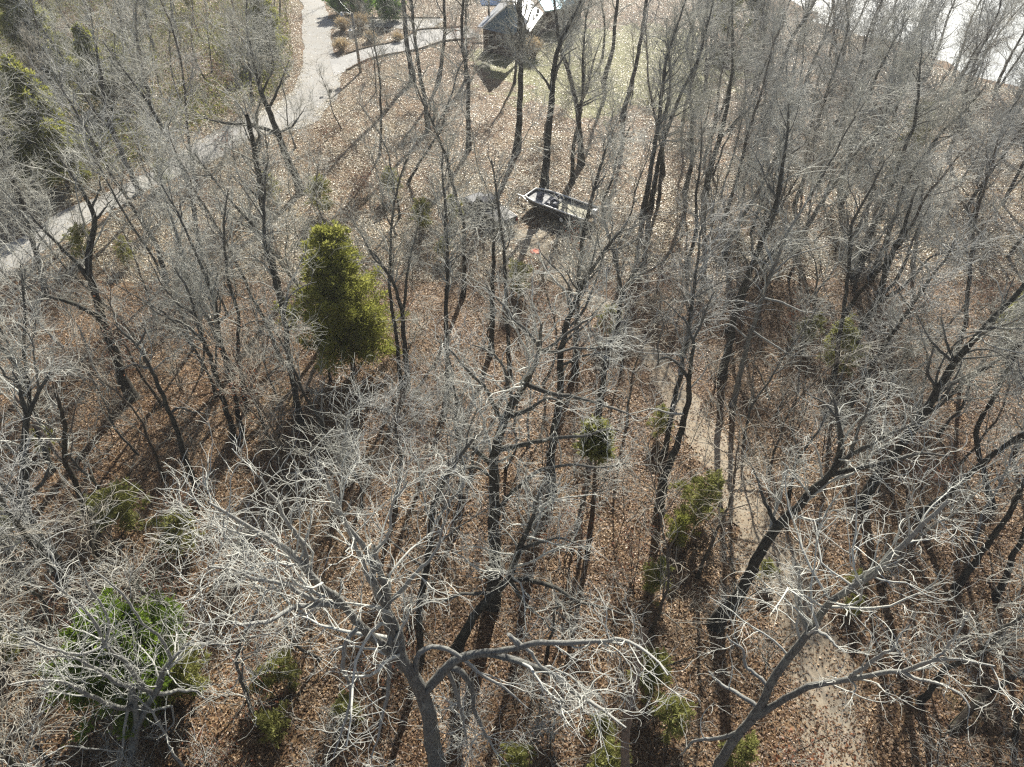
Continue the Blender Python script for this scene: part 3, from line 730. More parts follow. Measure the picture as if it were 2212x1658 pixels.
def scatter(kind, n, vs, region, mind, h, seed, keep=PROTECT, sc=(.85, 1.15)):
    g = np.random.default_rng(seed); done = 0; tries = 0
    pts = [(t[1], t[2]) for t in TREES]+[(f[1], f[2]) for f in FILL]
    used = set()
    while done < n and tries < n*60:
        tries += 1
        px, py = g.uniform(-120, 2330), g.uniform(-60, 2100)
        pr = region(px, py)
        if pr <= 0: continue
        p = at(px, py); x, y = p[0], p[1]
        if g.random() > pr*min(1.0, (y/125)**1.2+.12)*1.0: continue
        if y < -4 or x > shore_x(y)-2.5: continue
        P = np.array([[x, y]])
        if dist_poly(P, road_mid)[0] < road_w+.5 or dist_poly(P, path_mid)[0] < path_w+.2 or dist_poly(P, drive_mid)[0] < 3: continue
        if any((x-a)**2+(y-b_)**2 < mind**2 for a, b_ in pts): continue
        if not clear_of_view(x, y, h, keep): continue
        k = int(g.integers(len(vs))); v, adj = vs[k]
        loc = (x, y, ghs(x, y)); rz = g.uniform(0, 6.28); s = g.uniform(*sc)
        if k in used: o = copy_tree(v, loc, rz, s)
        else: o = v; used.add(k); o.location = loc; o.rotation_euler = (0, 0, rz); o.scale = (s, s, s)
        pts.append((x, y)); FILL.append((o, x, y, kind, adj)); done += 1
    for k, (v, adj) in enumerate(vs):          # a variant that found no place is not kept
        if k not in used:
            for ch in list(v.children): bpy.data.objects.remove(ch)
            bpy.data.objects.remove(v)
def reg_tall(px, py):
    if 740 < px < 1480 and py < 400: return .10          # the yard is open
    if 480 < px < 760 and py < 120: return .3
    if px > 1480 and py < 600: return 1.0
    if px < 640 and py < 420: return .8
    if 1000 < px < 1500 and 380 < py < 620: return .2
    if py > 1150 and 250 < px < 1500: return 0
    if py > 1000: return .25
    return .38
def reg_mid(px, py):
    if 740 < px < 1480 and py < 420: return .12
    if px < 700: return 1.0
    if 1350 < px < 1700 and py < 900: return .3
    if py > 1150 and 250 < px < 1500: return .15
    return .6
tall = [(make_variant('tall', 100+i, [0, 3, 0, 1, 3, 2, 0, 3][i], [0, 1, 0, 1, 0, 2, 0, 1][i]), ['tall grey', 'tall hazy crowned', 'tall straight', 'tall brownish', 'tall fine twigged', 'tall pale', 'tall slender', 'tall upright'][i]) for i in range(8)]
scatter('tall', 104, tall, reg_tall, 2.6, 16, 71)
mid = [(make_variant('mid', 200+i, [0, 1, 0, 2, 1][i], [0, 1, 0, 2, 1][i], i == 4), ['small grey', 'small brownish', 'small twiggy', 'small pale', 'small rusty leaved'][i]) for i in range(5)]
scatter('tall', 52, [(make_variant('tall', 130+i, 3, i % 2), ['dense crowned', 'hazy grey'][i]) for i in range(2)], lambda px, py: 1.0 if (px > 1440 and py < 560 and px-1440 > (250-py)*.6) else 0, 1.7, 10, 75, keep=[])
scatter('tall', 9, [(make_variant('tall', 140+i, 3, i % 2), ['grey yard', 'brownish yard'][i]) for i in range(2)], lambda px, py: 1.0 if (930 < px < 1290 and 85 < py < 250) else 0, 3.0, 12, 76, keep=[(1060, 450, 52, 40), (1215, 452, 85, 42)])
scatter('mid', 150, mid, reg_mid, 1.8, 8, 72)
sap = [(make_variant('sap', 300+i, [0, 1, 0, 1, 2][i], [0, 1, 1, 0, 0][i], i in (3,)), ['thin stemmed', 'brownish', 'grey twiggy', 'rust leaved', 'pale stemmed'][i]) for i in range(5)]
scatter('sap', 280, sap, lambda px, py: .9 if px < 1000 or py > 500 else .35, .9, 3, 73, keep=[(1060, 450, 40, 30), (1215, 452, 75, 32), (1157, 540, 14, 10)])

# ------------------------------------------------------------------ evergreens
def sprays(g, P, out, size, blades=3):
    """small flat needle sprays at P pointing along out"""
    n = len(P); Vs = []
    for k in range(blades):
        a = norm(out+g.normal(size=(n, 3))*.55); b_ = norm(np.cross(a, norm(g.normal(size=(n, 3)))))
        L = size*g.uniform(.6, 1.4, (n, 1)); W = L*.17
        c = P+g.normal(size=(n, 3))*size*.3
        Vs.append(np.stack([c-b_*W*.4, c+a*L*.5-b_*W, c+a*L, c+a*L*.5+b_*W], 1))
    V = np.stack(Vs, 1).reshape(-1, 3)
    return V, np.arange(len(V)).reshape(-1, 4)
def conifer(H, Rb, seed, mat, nb=90, per=60, size=.30, shape=1.0, bare=.08, name='cedar', gappy=0.0):
    g = np.random.default_rng(seed); root = empty(name, (0, 0, 0))
    P = [np.array([0, 0, -.2]), np.array([g.normal()*.1, g.normal()*.1, H*.5]), np.array([g.normal()*.2, g.normal()*.2, H*.97])]
    pts, _ = resample(P, 14, g, .02); rad = radii(14, max(.05, H*.018), .015, .8)
    n = nb; t_ = bare+(1-bare)*np.sort(g.random(n)); z = t_*H; az = g.random(n)*6.283
    lobe = 1+.22*np.sin(az*3+g.random()*6)+.15*np.sin(az*5+z)
    L = Rb*np.clip((1-t_), .02, 1)**(.75*shape)*lobe*g.uniform(.7, 1.15, n)*(1-.35*np.exp(-(t_/.12)**2))
    base = np.stack([np.interp(z, pts[:, 2], pts[:, 0]), np.interp(z, pts[:, 2], pts[:, 1]), z], 1)
    D = norm(np.stack([np.cos(az), np.sin(az), g.uniform(.1, .55, n)+t_*.6], 1))
    bp, br = grow(g, base, D, L, np.full(n, .022), np.full(n, .006), 7, .10, .03)
    V, F = join([tubes(pts[None], rad[None], 7), tubes(bp, br, 3)]); mk('trunk', V, F, BARK_CEDAR, root)
    # foliage clumps along the branches
    cnt = np.maximum((per*L/max(L.mean(), .01)).astype(int), 4); idx = np.repeat(np.arange(n), cnt)
    tt = g.uniform(.22, 1.0, len(idx)); f = tt*6; i = np.minimum(f.astype(int), 5); a = (f-i)[:, None]
    p = bp[idx, i]*(1-a)+bp[idx, i+1]*a
    side = g.normal(size=(len(idx), 3))*np.array([1, 1, .7])*(L[idx]*.17*(1.15-tt))[:, None]
    # each branch carries a few clumps, so gaps stay between them
    cl = np.floor(tt*4+idx*.37)
    rs = np.sin(cl*12.9898+idx*78.233)*43758.5453; rs = rs-np.floor(rs)
    ok = rs > gappy
    p = (p+side)[ok]; idx = idx[ok]; rs = rs[ok]; tt = tt[ok]
    o_ = norm(D[idx]*.7+norm(side[ok]+1e-6)*.5+UP*.35)
    V, F = sprays(g, p, o_, size)
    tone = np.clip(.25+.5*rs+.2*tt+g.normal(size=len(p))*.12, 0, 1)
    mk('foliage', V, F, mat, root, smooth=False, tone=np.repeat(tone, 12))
    return root
def place(o, px, py, label, cat='cedar', group=None, rz=0, sc=1.0):
    p = at(px, py); o.location = (p[0], p[1], ghs(p[0], p[1])); o.rotation_euler = (0, 0, rz); o.scale = (sc,)*3
    tag(o, label, cat, group); EVG.append((o, p[0], p[1])); return o
EVG = []
big = place(conifer(10.8, 3.9, 401, CEDAR_M, 240, 120, .22, .62, .10, gappy=.34), 765, 800, 'tall olive green cedar in the middle left of the wood')
rnd = place(conifer(6.0, 2.7, 402, CEDAR_D, 210, 110, .20, .5, .03, gappy=.12), 345, 1495, 'broad dense bright green cedar behind the pale crooked tree at bottom left')
farl = place(conifer(11.5, 3.6, 403, CEDAR_M, 200, 70, .36, .8, .04, gappy=.12), 150, 410, 'tall bright green cedar at the left edge beyond the gravel road')
farl2 = place(conifer(12, 4.0, 404, CEDAR_M, 190, 70, .40, .8, .04, gappy=.15), 115, 190, 'dark green cedar in the top left corner')
place(copy_tree(farl, (0, 0, 0), 0, 1), 70, 320, 'shaded green cedar left of the tallest cedar beyond the road', rz=2, sc=.8)
place(copy_tree(farl, (0, 0, 0), 0, 1), 235, 235, 'half hidden green cedar behind the forked whitish tree', rz=4, sc=.75)
place(copy_tree(farl2, (0, 0, 0), 0, 1), 290, 235, 'low spreading cedar behind grey twigs in the upper left', rz=1, sc=.55)
place(copy_tree(farl2, (0, 0, 0), 0, 1), 590, 130, 'green cedar half hidden by grey crowns left of the upper gravel road', rz=3, sc=.7)
place(copy_tree(farl, (0, 0, 0), 0, 1), 75, 415, 'small green cedar at the left edge just above the gravel road', rz=5, sc=.6)
evg_v = [conifer(3.0, 1.3, 410+i, [SCRUB_M, SCRUB_M, CEDAR_M, SCRUB_M][i], 50, 40, .17, .6, .03, gappy=.42) for i in range(4)]
EV = [(295, 1150, 1, 1.3, 'yellow green young cedar on open leaves above the round cedar'),
 (225, 1130, 3, .8, 'faint olive seedling cedar left of the yellow green young cedar'),
 (430, 1500, 1, 1.15, 'yellow green young cedar right of the broad bottom left cedar'),
 (405, 1200, 0, 1.1, 'shaded dark young cedar left of the pale oak twigs'),
 (625, 1480, 1, .85, 'olive young cedar left of the great oak trunk, upper of three'),
 (580, 1500, 3, .6, 'olive young cedar left of the great oak trunk, left of three'),
 (600, 1590, 0, .75, 'olive young cedar left of the great oak trunk, lowest of three'),
 (1420, 945, 1, .75, 'small yellow green pine on thin stems left of the hooked tree'),
 (1500, 1130, 0, 1.25, 'dull green young cedar at the left side of the dirt track'),
 (1462, 1170, 2, .8, 'bright green low cedar right below the hooked tree'),
 (1800, 800, 0, 1.35, 'olive cedar around the foot of a slender trunk in the right half'),
 (1740, 740, 1, .9, 'olive seedling cedar left of the trunk wrapped by cedar'),
 (1310, 730, 0, .9, 'green young cedar at the bend of the dirt track'),
 (1120, 640, 0, 1.0, 'low spreading green cedar just below the orange pad'),
 (1410, 1275, 1, .8, 'yellow green seedling in the shadow below the hooked tree'),
 (1405, 1500, 3, 1.0, 'yellow green young cedar beside the peeled snag'),
 (1440, 1580, 1, .9, 'yellow green young cedar right of the peeled snag, lower one'),
 (1310, 1665, 1, .85, 'bright yellow green shrub at the bottom edge left of the snag'),
 (1120, 1655, 1, .7, 'yellow green seedling at the bottom edge right of the great trunk'),
 (1300, 1580, 3, .6, 'olive seedling under the long right limb of the great oak'),
 (760, 1560, 1, .7, 'olive seedling close left of the great oak trunk'),
 (985, 480, 2, .8, 'green young cedar left of the parked pickup truck'),
 (915, 500, 0, 1.0, 'olive young cedar among rusty leaves left of the pickup truck'),
 (960, 560, 1, .7, 'yellow green young cedar below the pickup truck'),
 (190, 560, 0, 1.0, 'olive young cedar just below the gravel road at far left'),
 (280, 570, 1, .8, 'pale olive young cedar below the gravel road'),
 (360, 405, 0, .9, 'green young cedar at the far edge of the gravel road'),
 (590, 440, 1, 1.0, 'yellow green young cedar below the stout black oak'),
 (700, 470, 0, 1.2, 'olive young cedar just above the tall olive cedar'),
 (850, 430, 1, 1.0, 'pale olive young cedar above and right of the tall olive cedar'),
 (20, 1160, 1, 1.0, 'yellow green young cedar at the left edge beside the forked trunk'),
 (110, 975, 2, .6, 'green seedling cedar right of the left edge forked trunk'),
 (1650, 1250, 3, .5, 'tiny green seedling on the dirt track under the leaning tree'),
 (2170, 730, 2, 1.3, 'green young cedar near the right edge below the lake'),
 (1960, 330, 0, 1.6, 'olive cedar among thin trunks on the lake bank'),
 (1560, 90, 0, 2.3, 'dark evergreen against the lake glare at the top'),
 (1620, 95, 0, 2.0, 'dark evergreen right of the other one against the lake glare'),
 (738, 36, 4, 1.5, 'bright green garden evergreen at the top beside the upper road'),
 (785, 38, 4, 1.4, 'bright green garden evergreen between two trunks at the top'),
 (842, 42, 4, 1.5, 'bright green garden evergreen above the driveway'),
 (420, 30, 3, 1.6, 'yellow green bush at the top left of centre'),
 (330, 40, 3, 1.4, 'yellow green bush at the top above the whitish forked tree'),
 (120, 70, 0, 1.8, 'green cedar right of the dark cedar in the top left corner'),
 (30, 1420, 1, .8, 'olive seedling at the left edge under pale twigs'),
 (1830, 1330, 2, .5, 'small green tuft right of the dirt track, upper one'),
 (1840, 1270, 2, .4, 'small green tuft beside the dirt track, higher one'),
 (1590, 1650, 0, .7, 'dull green seedling under the bottom right pale tree')]
evg_v.append(conifer(2.9, 1.5, 430, GARDEN_M, 80, 60, .22, .45, .03, gappy=.1))
usedv = set()
for px, py, k, sc, lab in EV:
    o = evg_v[k] if k not in usedv else copy_tree(evg_v[k], (0, 0, 0), 0, 1); usedv.add(k)
    place(o, px, py, lab, 'young cedar' if sc < 1.5 else 'evergreen', 'young cedars and green shrubs', rz=px*.7, sc=sc)
# a young pine with a visible stem
pine = conifer(9.5, 1.6, 420, SCRUB_M, 46, 40, .30, .5, .80, name='young_pine', gappy=.15)
place(pine, 1270, 1190, 'slim young pine with a dark stem and a small yellow green top', 'pine')
TREES_EVG_DONE = True

# ------------------------------------------------------------------ made things
def local(o, rx, ry): pass
# orange launch pad on the leaves
PADO = plain('pad_fabric', (.85, .20, .10), .6, .3, 0, .08, 8); PADL = plain('pad_ring', (.9, .48, .36), .6, .3, 0, .06, 8)
p = at(1157, 540); zz = ghs(p[0], p[1])+.07
root = tag(empty('landing_pad', (p[0], p[1], zz)), 'small round orange fabric pad lying on the path below the pickup truck', 'landing pad')
mb = MB(); N = 40
vs = [(0, 0, .03)]+[(math.cos(i/N*6.2832)*.42, math.sin(i/N*6.2832)*.42, .02+.015*math.sin(i*1.3)) for i in range(N)]
mb.add(vs, [(0, 1+i, 1+(i+1) % N) for i in range(N)])
low = [(v_[0], v_[1], v_[2]-.02) for v_ in vs[1:]]
mb.add(vs[1:]+low, [(i, N+i, N+(i+1) % N, (i+1) % N) for i in range(N)])
mb.build('pad', PADO, root, True)
mb = MB()
for i in range(N):
    a0, a1 = i/N*6.2832, (i+1)/N*6.2832
    mb.add([(math.cos(a)*r_, math.sin(a)*r_, .045) for a in (a0, a1) for r_ in (.26, .37)], [(0, 1, 3, 2)])
mb.build('ring', PADL, root)

# pickup truck
BLK = plain('black_paint', (.012, .013, .015), .22, .6, 0, .1); GLS = plain('dark_glass', (.02, .025, .03), .06, .8, 0, .1)
TON = plain('tonneau_vinyl_sky_sheen', (.20, .195, .19), .55, .4, 0, .08, 3); RUB = plain('rubber', (.025, .025, .025), .8, .2); CHR = plain('chrome', (.6, .6, .6), .2, .5, 1.0, .05)  # bed cover grey stands for the sky it reflects
RIM = plain('alloy_rim', (.4, .4, .41), .35, .5, .8, .05); REDL = plain('red_lens', (.35, .02, .02), .2, .6); WLENS = plain('clear_lens', (.7, .7, .68), .15, .6)
SKYSHEEN = plain('black_paint_sky_sheen', (.15, .155, .165), .3, .5, .1, .06)  # grey on the black cab roof and hood imitates reflected sky
def pickup(px0, py0, px1, py1):
    """tail at px0,py0, nose at px1,py1"""
    a = at(px0, py0, .9)[:2]; b_ = at(px1, py1, .9)[:2]
    c = (a+b_)/2; rz = math.atan2(b_[1]-a[1], b_[0]-a[0]); L = 5.9
    root = empty('pickup_truck', (c[0], c[1], ghs(*c)+.02), rz)
    W = 1.98
    def prof(pts, w0, name, m, wtop=None, zt=None, bev=.05):
        mb = MB(); n = len(pts)
        def wd(z): return w0 if wtop is None else w0+(wtop-w0)*max(0, min(1, (z-pts[0][1])/(zt-pts[0][1])))
        vs = [(x, -wd(z)/2, z) for x, z in pts]+[(x, wd(z)/2, z) for x, z in pts]
        mb.add(vs, [tuple(range(n-1, -1, -1)), tuple(range(n, 2*n))]+[(i, (i+1) % n, n+(i+1) % n, n+i) for i in range(n)])
        return mb.build(name, m, root, bevel=bev)
    h = L/2
    prof([(-h, .55), (-h+.02, 1.12), (-.62, 1.14), (-.62, 1.16), (1.05, 1.16), (2.35, 1.10), (h-.08, .98), (h, .62), (h-.1, .45), (-h+.1, .45)][::-1], W, 'body', BLK, bev=.07)
    prof([(-.72, 1.15), (-.55, 1.80), (-.35, 1.87), (.72, 1.87), (1.25, 1.18)][::-1], W-.18, 'cab', GLS, W-.55, 1.87, bev=.05)
    mb = MB(); mb.box((.18, 0, 1.885), (1.22, W-.58, .05)); mb.build('roof', SKYSHEEN, root, bevel=.02)
    mb = MB(); mb.box((1.85, 0, 1.145), (1.35, W-.35, .05)); mb.build('hood', SKYSHEEN, root, bevel=.02)
    mb = MB(); mb.box((-1.80, 0, 1.165), (2.14, W-.22, .05)); mb.build('bed_cover', TON, root, bevel=.02)
    for s in (-1, 1):
        mb = MB(); mb.box((-1.80, s*(W/2-.05), 1.17), (2.2, .07, .06)); mb.build('bed_rail', CHR, root, bevel=.01)
    for x in (-1.75, 1.85):
        for s in (-1, 1):
            wl = MB(); wl.tube([(x, s*(W/2-.24), .40), (x, s*(W/2+.01), .40)], .40, 24); t_ = wl.build('wheel', RUB, root, False, .03)
            wl = MB(); wl.tube([(x, s*(W/2-.02), .40), (x, s*(W/2+.025), .40)], .24, 20); r_ = wl.build('rim', RIM, t_)
    for s in (-1, 1):
        mb = MB(); mb.box((-h+.01, s*.86, .92), (.06, .14, .34)); mb.build('tail_light', REDL, root, bevel=.01)
        mb = MB(); mb.box((h-.06, s*.76, .84), (.10, .34, .18)); mb.build('headlight', WLENS, root, bevel=.02)
        mb = MB(); mb.box((.95, s*(W/2+.10), 1.24), (.12, .24, .18)); mb.build('wing_mirror', BLK, root, bevel=.03)
    mb = MB(); mb.box((-h-.05, 0, .56), (.12, W-.2, .16)); mb.build('rear_bumper', CHR, root, bevel=.03)
    mb = MB(); mb.box((h+.02, 0, .56), (.14, W-.15, .2)); mb.build('front_bumper', BLK, root, bevel=.03)
    mb = MB(); mb.box((h-.01, 0, .84), (.05, 1.1, .2)); mb.build('grille', CHR, root, bevel=.01)
    tag(root, 'black pickup truck with a flat bed cover painted sky-sheen grey parked among the trees', 'pickup truck')
pickup(1098, 477, 1016, 420)

# aluminium boat on its trailer
ALU = plain('aluminium', (.45, .46, .47), .35, .5, .7, .08); HULLD = plain('hull_side', (.10, .105, .11), .4, .5, .2, .1); WHT = plain('white_rail', (.82, .82, .80), .35, .5)
DECK = plain('tan_deck', (.44, .42, .33), .8, .2, 0, .10, 2); SEAT = plain('navy_seat', (.02, .03, .07), .5, .4); GREYP = plain('grey_panel', (.34, .34, .34), .6, .3, 0, .08, 3)
def boat():
    a = at(1277, 463, 1.1)[:2]; b_ = at(1146, 416, 1.1)[:2]      # stern, bow
    c = (a+b_)/2; rz = math.atan2(b_[1]-a[1], b_[0]-a[0]); L = float(np.linalg.norm(b_-a)); print('boat length', L)
    g0 = ghs(*c)
    root = empty('boat', (c[0], c[1], g0+.55), rz); h = L/2
    # plan outline, bow at +x
    def outline(w, l, n=7):
        pts = [(-l/2, -w/2), (l*.18, -w/2)]
        for i in range(1, n+1):
            f = i/n; pts.append((l*.18+l*.32*f, -w/2*(1-f**3*.34)))
        return pts+[(x, -y) for x, y in pts[::-1]]
    O = outline(2.45, L); I = outline(1.9, L*.94)
    n = len(O); mb = MB()
    vs = [(x, y, 0) for x, y in I]+[(x, y, .62) for x, y in O]
    mb.add(vs, [tuple(range(n-1, -1, -1))]+[(i, (i+1) % n, n+(i+1) % n, n+i) for i in range(n)])
    O2 = outline(2.28, L-.14)
    vs = [(x, y, .62) for x, y in O]+[(x, y, .62) for x, y in O2]+[(x, y, .30) for x, y in O2]
    mb.add(vs, [(i, (i+1) % n, n+(i+1) % n, n+i) for i in range(n)]+[(n+i, n+(i+1) % n, 2*n+(i+1) % n, 2*n+i) for i in range(n)])
    mb.build('hull', HULLD, root)
    mb = MB(); mb.tube([(x, y, .645) for x, y in O]+[(O[0][0], O[0][1], .645)], .075, 6); mb.build('gunwale', WHT, root, True)
    mb = MB(); Q = [(x, y) for x, y in outline(2.04, L-.16) if x <= L*.05]
    mb.add([(-h+.08, -1.13, .33), (.25, -1.13, .33), (.25, 1.13, .33), (-h+.08, 1.13, .33)], [(0, 1, 2, 3)]); mb.build('deck', DECK, root)
    mb = MB(); Dk = outline(2.25, L-.2); Dk = [(max(x, .27), y) for x, y in Dk]
    mb.add([(x, y, .44) for x, y in Dk], [tuple(range(len(Dk)))]); mb.add([(.26, -1.0, .44), (.26, 1.0, .44), (.26, 1.0, .33), (.26, -1.0, .33)], [(0, 1, 2, 3)]); mb.build('bow_deck', GREYP, root)
    for x, y in ((.7, -.45), (2.05, .1), (.75, .5)):
        mb = MB(); mb.box((x, y, .60), (.5, .5, .14)); mb.box((x-.22, y, .82), (.1, .48, .40)); mb.build('seat', SEAT, root, bevel=.04)
    mb = MB(); mb.box((.05, .72, .62), (.45, .5, .6), 0, .8); mb.build('console', SEAT, root, bevel=.05)
    mb = MB()
    for x in np.linspace(-h+.2, .3, 5):
        mb.tube([(x, 1.06, .62), (x, 1.06, 1.0)], .018, 6)
    mb.tube([(-h+.2, 1.06, 1.0), (.3, 1.06, 1.0)], .022, 6); mb.build('side_rail', RUB, root)
    # outboard
    mb = MB(); mb.box((-h-.32, 0, .95), (.5, .38, .42), 0, .75); mb.tube([(-h-.3, 0, .75), (-h-.42, 0, .0)], .09, 8); mb.box((-h-.42, 0, -.02), (.42, .12, .12)); mo = mb.build('outboard_motor', plain('motor_cowl', (.75, .75, .74), .3, .5), root, bevel=.04)
    mb = MB(); [mb.tube([(-h-.5, 0, -.05), (-h-.52, math.cos(k*2.094)*.16, -.05+math.sin(k*2.094)*.16)], [.02, .05], 6) for k in range(3)]; mb.build('propeller', ALU, mo)
    tag(root, 'open aluminium boat with white gunwales and a tan deck on a trailer', 'boat')
    # trailer, its own thing underneath
    tr = empty('boat_trailer', (c[0], c[1], g0), rz)
    mb = MB()
    for s in (-1, 1):
        mb.box((-.3, s*.7, .46), (L-.6, .09, .12)); mb.tube([(h-.5, s*.7, .46), (h+.9, 0, .5)], .05, 6)
    for x in (-h+.5, -.6, 1.1, h-.5): mb.box((x, 0, .46), (.09, 1.4, .1))
    mb.tube([(h+.8, 0, .5), (h+1.5, 0, .52)], .05, 6); mb.build('frame', ALU, tr)
    for s in (-1, 1):
        for x in (-.9, -1.75):
            wl = MB(); wl.tube([(x, s*1.0-.1, .33), (x, s*1.0+.1, .33)], .33, 20); wt = wl.build('wheel', RUB, tr, False, .03)
            wl = MB(); wl.tube([(x, s*1.0+s*.08, .33), (x, s*1.0+s*.115, .33)], .19, 16); wl.build('rim', WHT, wt)
        mb = MB()
        for k in range(8):
            a0, a1 = math.pi*k/8, math.pi*(k+1)/8
            q = [(-1.32+math.cos(a_)*.92, s*1.0+dy, .38+math.sin(a_)*.36) for a_ in (a0, a1) for dy in (-.14, .14)]
            mb.add(q, [(0, 1, 3, 2)])
        o = mb.build('mudguard', ALU, tr); sm = o.modifiers.new('thick', 'SOLIDIFY'); sm.thickness = .02
    mb = MB(); mb.tube([(h+1.3, 0, .52), (h+1.3, 0, .0)], .04, 8); mb.tube([(h+1.3, -.06, .1), (h+1.3, .06, .1)], .1, 12); mb.build('jockey_wheel', ALU, tr)
    mb = MB(); mb.box((h+.35, 0, .75), (.12, .1, .5)); mb.tube([(h+.35, -.12, 1.0), (h+.35, .12, 1.0)], .07, 8); mb.build('winch_post', RUB, tr)
    tag(tr, 'grey metal boat trailer with twin axles under the open boat', 'trailer')
boat()

# utility pole with lamp and transformer
POLE = plain('pole_timber', (.26, .245, .22), .9, .15, 0, .25, 3); GALV = plain('galvanised', (.55, .56, .57), .4, .5, .5, .06)
p0 = at(779, 158); pt = near_axis(759, 29, p0, 14); Hp = float(pt[2]); print('pole', Hp)
pr = empty('utility_pole', (p0[0], p0[1], ghs(p0[0], p0[1])))
lean_v = np.array([(pt[0]-p0[0])*.25, 0, Hp])
mb = MB(); mb.tube([(0, 0, -.3), tuple(lean_v*.5), tuple(lean_v)], [.19, .16, .13], 12); mb.build('pole', POLE, pr, True)
mb = MB(); z1 = Hp*.66; mb.tube([(-.48, -.1, z1-.5), (-.48, -.1, z1+.45)], .28, 14); mb.tube([(-.48, -.1, z1+.45), (-.48, -.1, z1+.62)], [.2, .05], 10); mb.box((-.2, -.05, z1), (.3, .12, .5)); mb.build('transformer', GALV, pr)
mb = MB(); mb.tube([(0, 0, Hp-.25), (-.7, .1, Hp+.05), (-1.3, .2, Hp-.05)], .035, 6); mb.build('lamp_arm', GALV, pr, True)
mb = MB(); mb.tube([(-1.3, .2, Hp-.3), (-1.3, .2, Hp+.02)], [.24, .12], 12); mb.build('lamp_head', GALV, pr)
tag(pr, 'grey timber utility pole with a lamp arm and transformer beside the driveway', 'utility pole')
def wire(a, b_, sag, label):
    P = []
    for i in range(25):
        s = i/24; q = a*(1-s)+b_*s; q = q.copy(); q[2] -= sag*4*s*(1-s); P.append(tuple(q))
    mb = MB(); mb.tube(P, .012, 5); tag(mb.build('power_line', GALV, smooth=True), label, 'power line', 'overhead wires on the utility pole')
top = np.array([p0[0], p0[1], ghs(p0[0], p0[1])])
wire(top+lean_v*.985, at(690, -60, 10.0), .4, 'thin overhead wire running up and left from the pole top')
wire(top+lean_v*.82, at(660, -40, 7.0), .4, 'thin overhead wire meeting the pole above the transformer')

# house at the top
ROOFB = plain('metal_roof_sky_shade', (.10, .19, .36), .35, .5, .35, .10, 2); ROOFL = plain('metal_roof_sun_glare', (.62, .63, .64), .38, .5, .3, .10, 1.2)  # metal roof coloured twice: blue as sky-lit shade, pale as sun glare
ROOFT = plain('teal_metal_roof', (.18, .34, .42), .4, .5, .3, .10, 2); WALLM = plain('brown_siding', (.12, .085, .065), .8, .2, 0, .15, 2); TRIM = plain('pale_trim', (.5, .49, .47), .6, .3)
def slab(name, pts, mat, parent, th=.18):
    mb = MB(); n = len(pts); lo = [(p_[0], p_[1], p_[2]-th) for p_ in pts]
    mb.add(list(pts)+lo, [tuple(range(n)), tuple(range(2*n-1, n-1, -1))]+[(i, n+i, n+(i+1) % n, (i+1) % n) for i in range(n)])
    return mb.build(name, mat, parent)
def Q(px, py, z): return Vector(at(px, py, z))
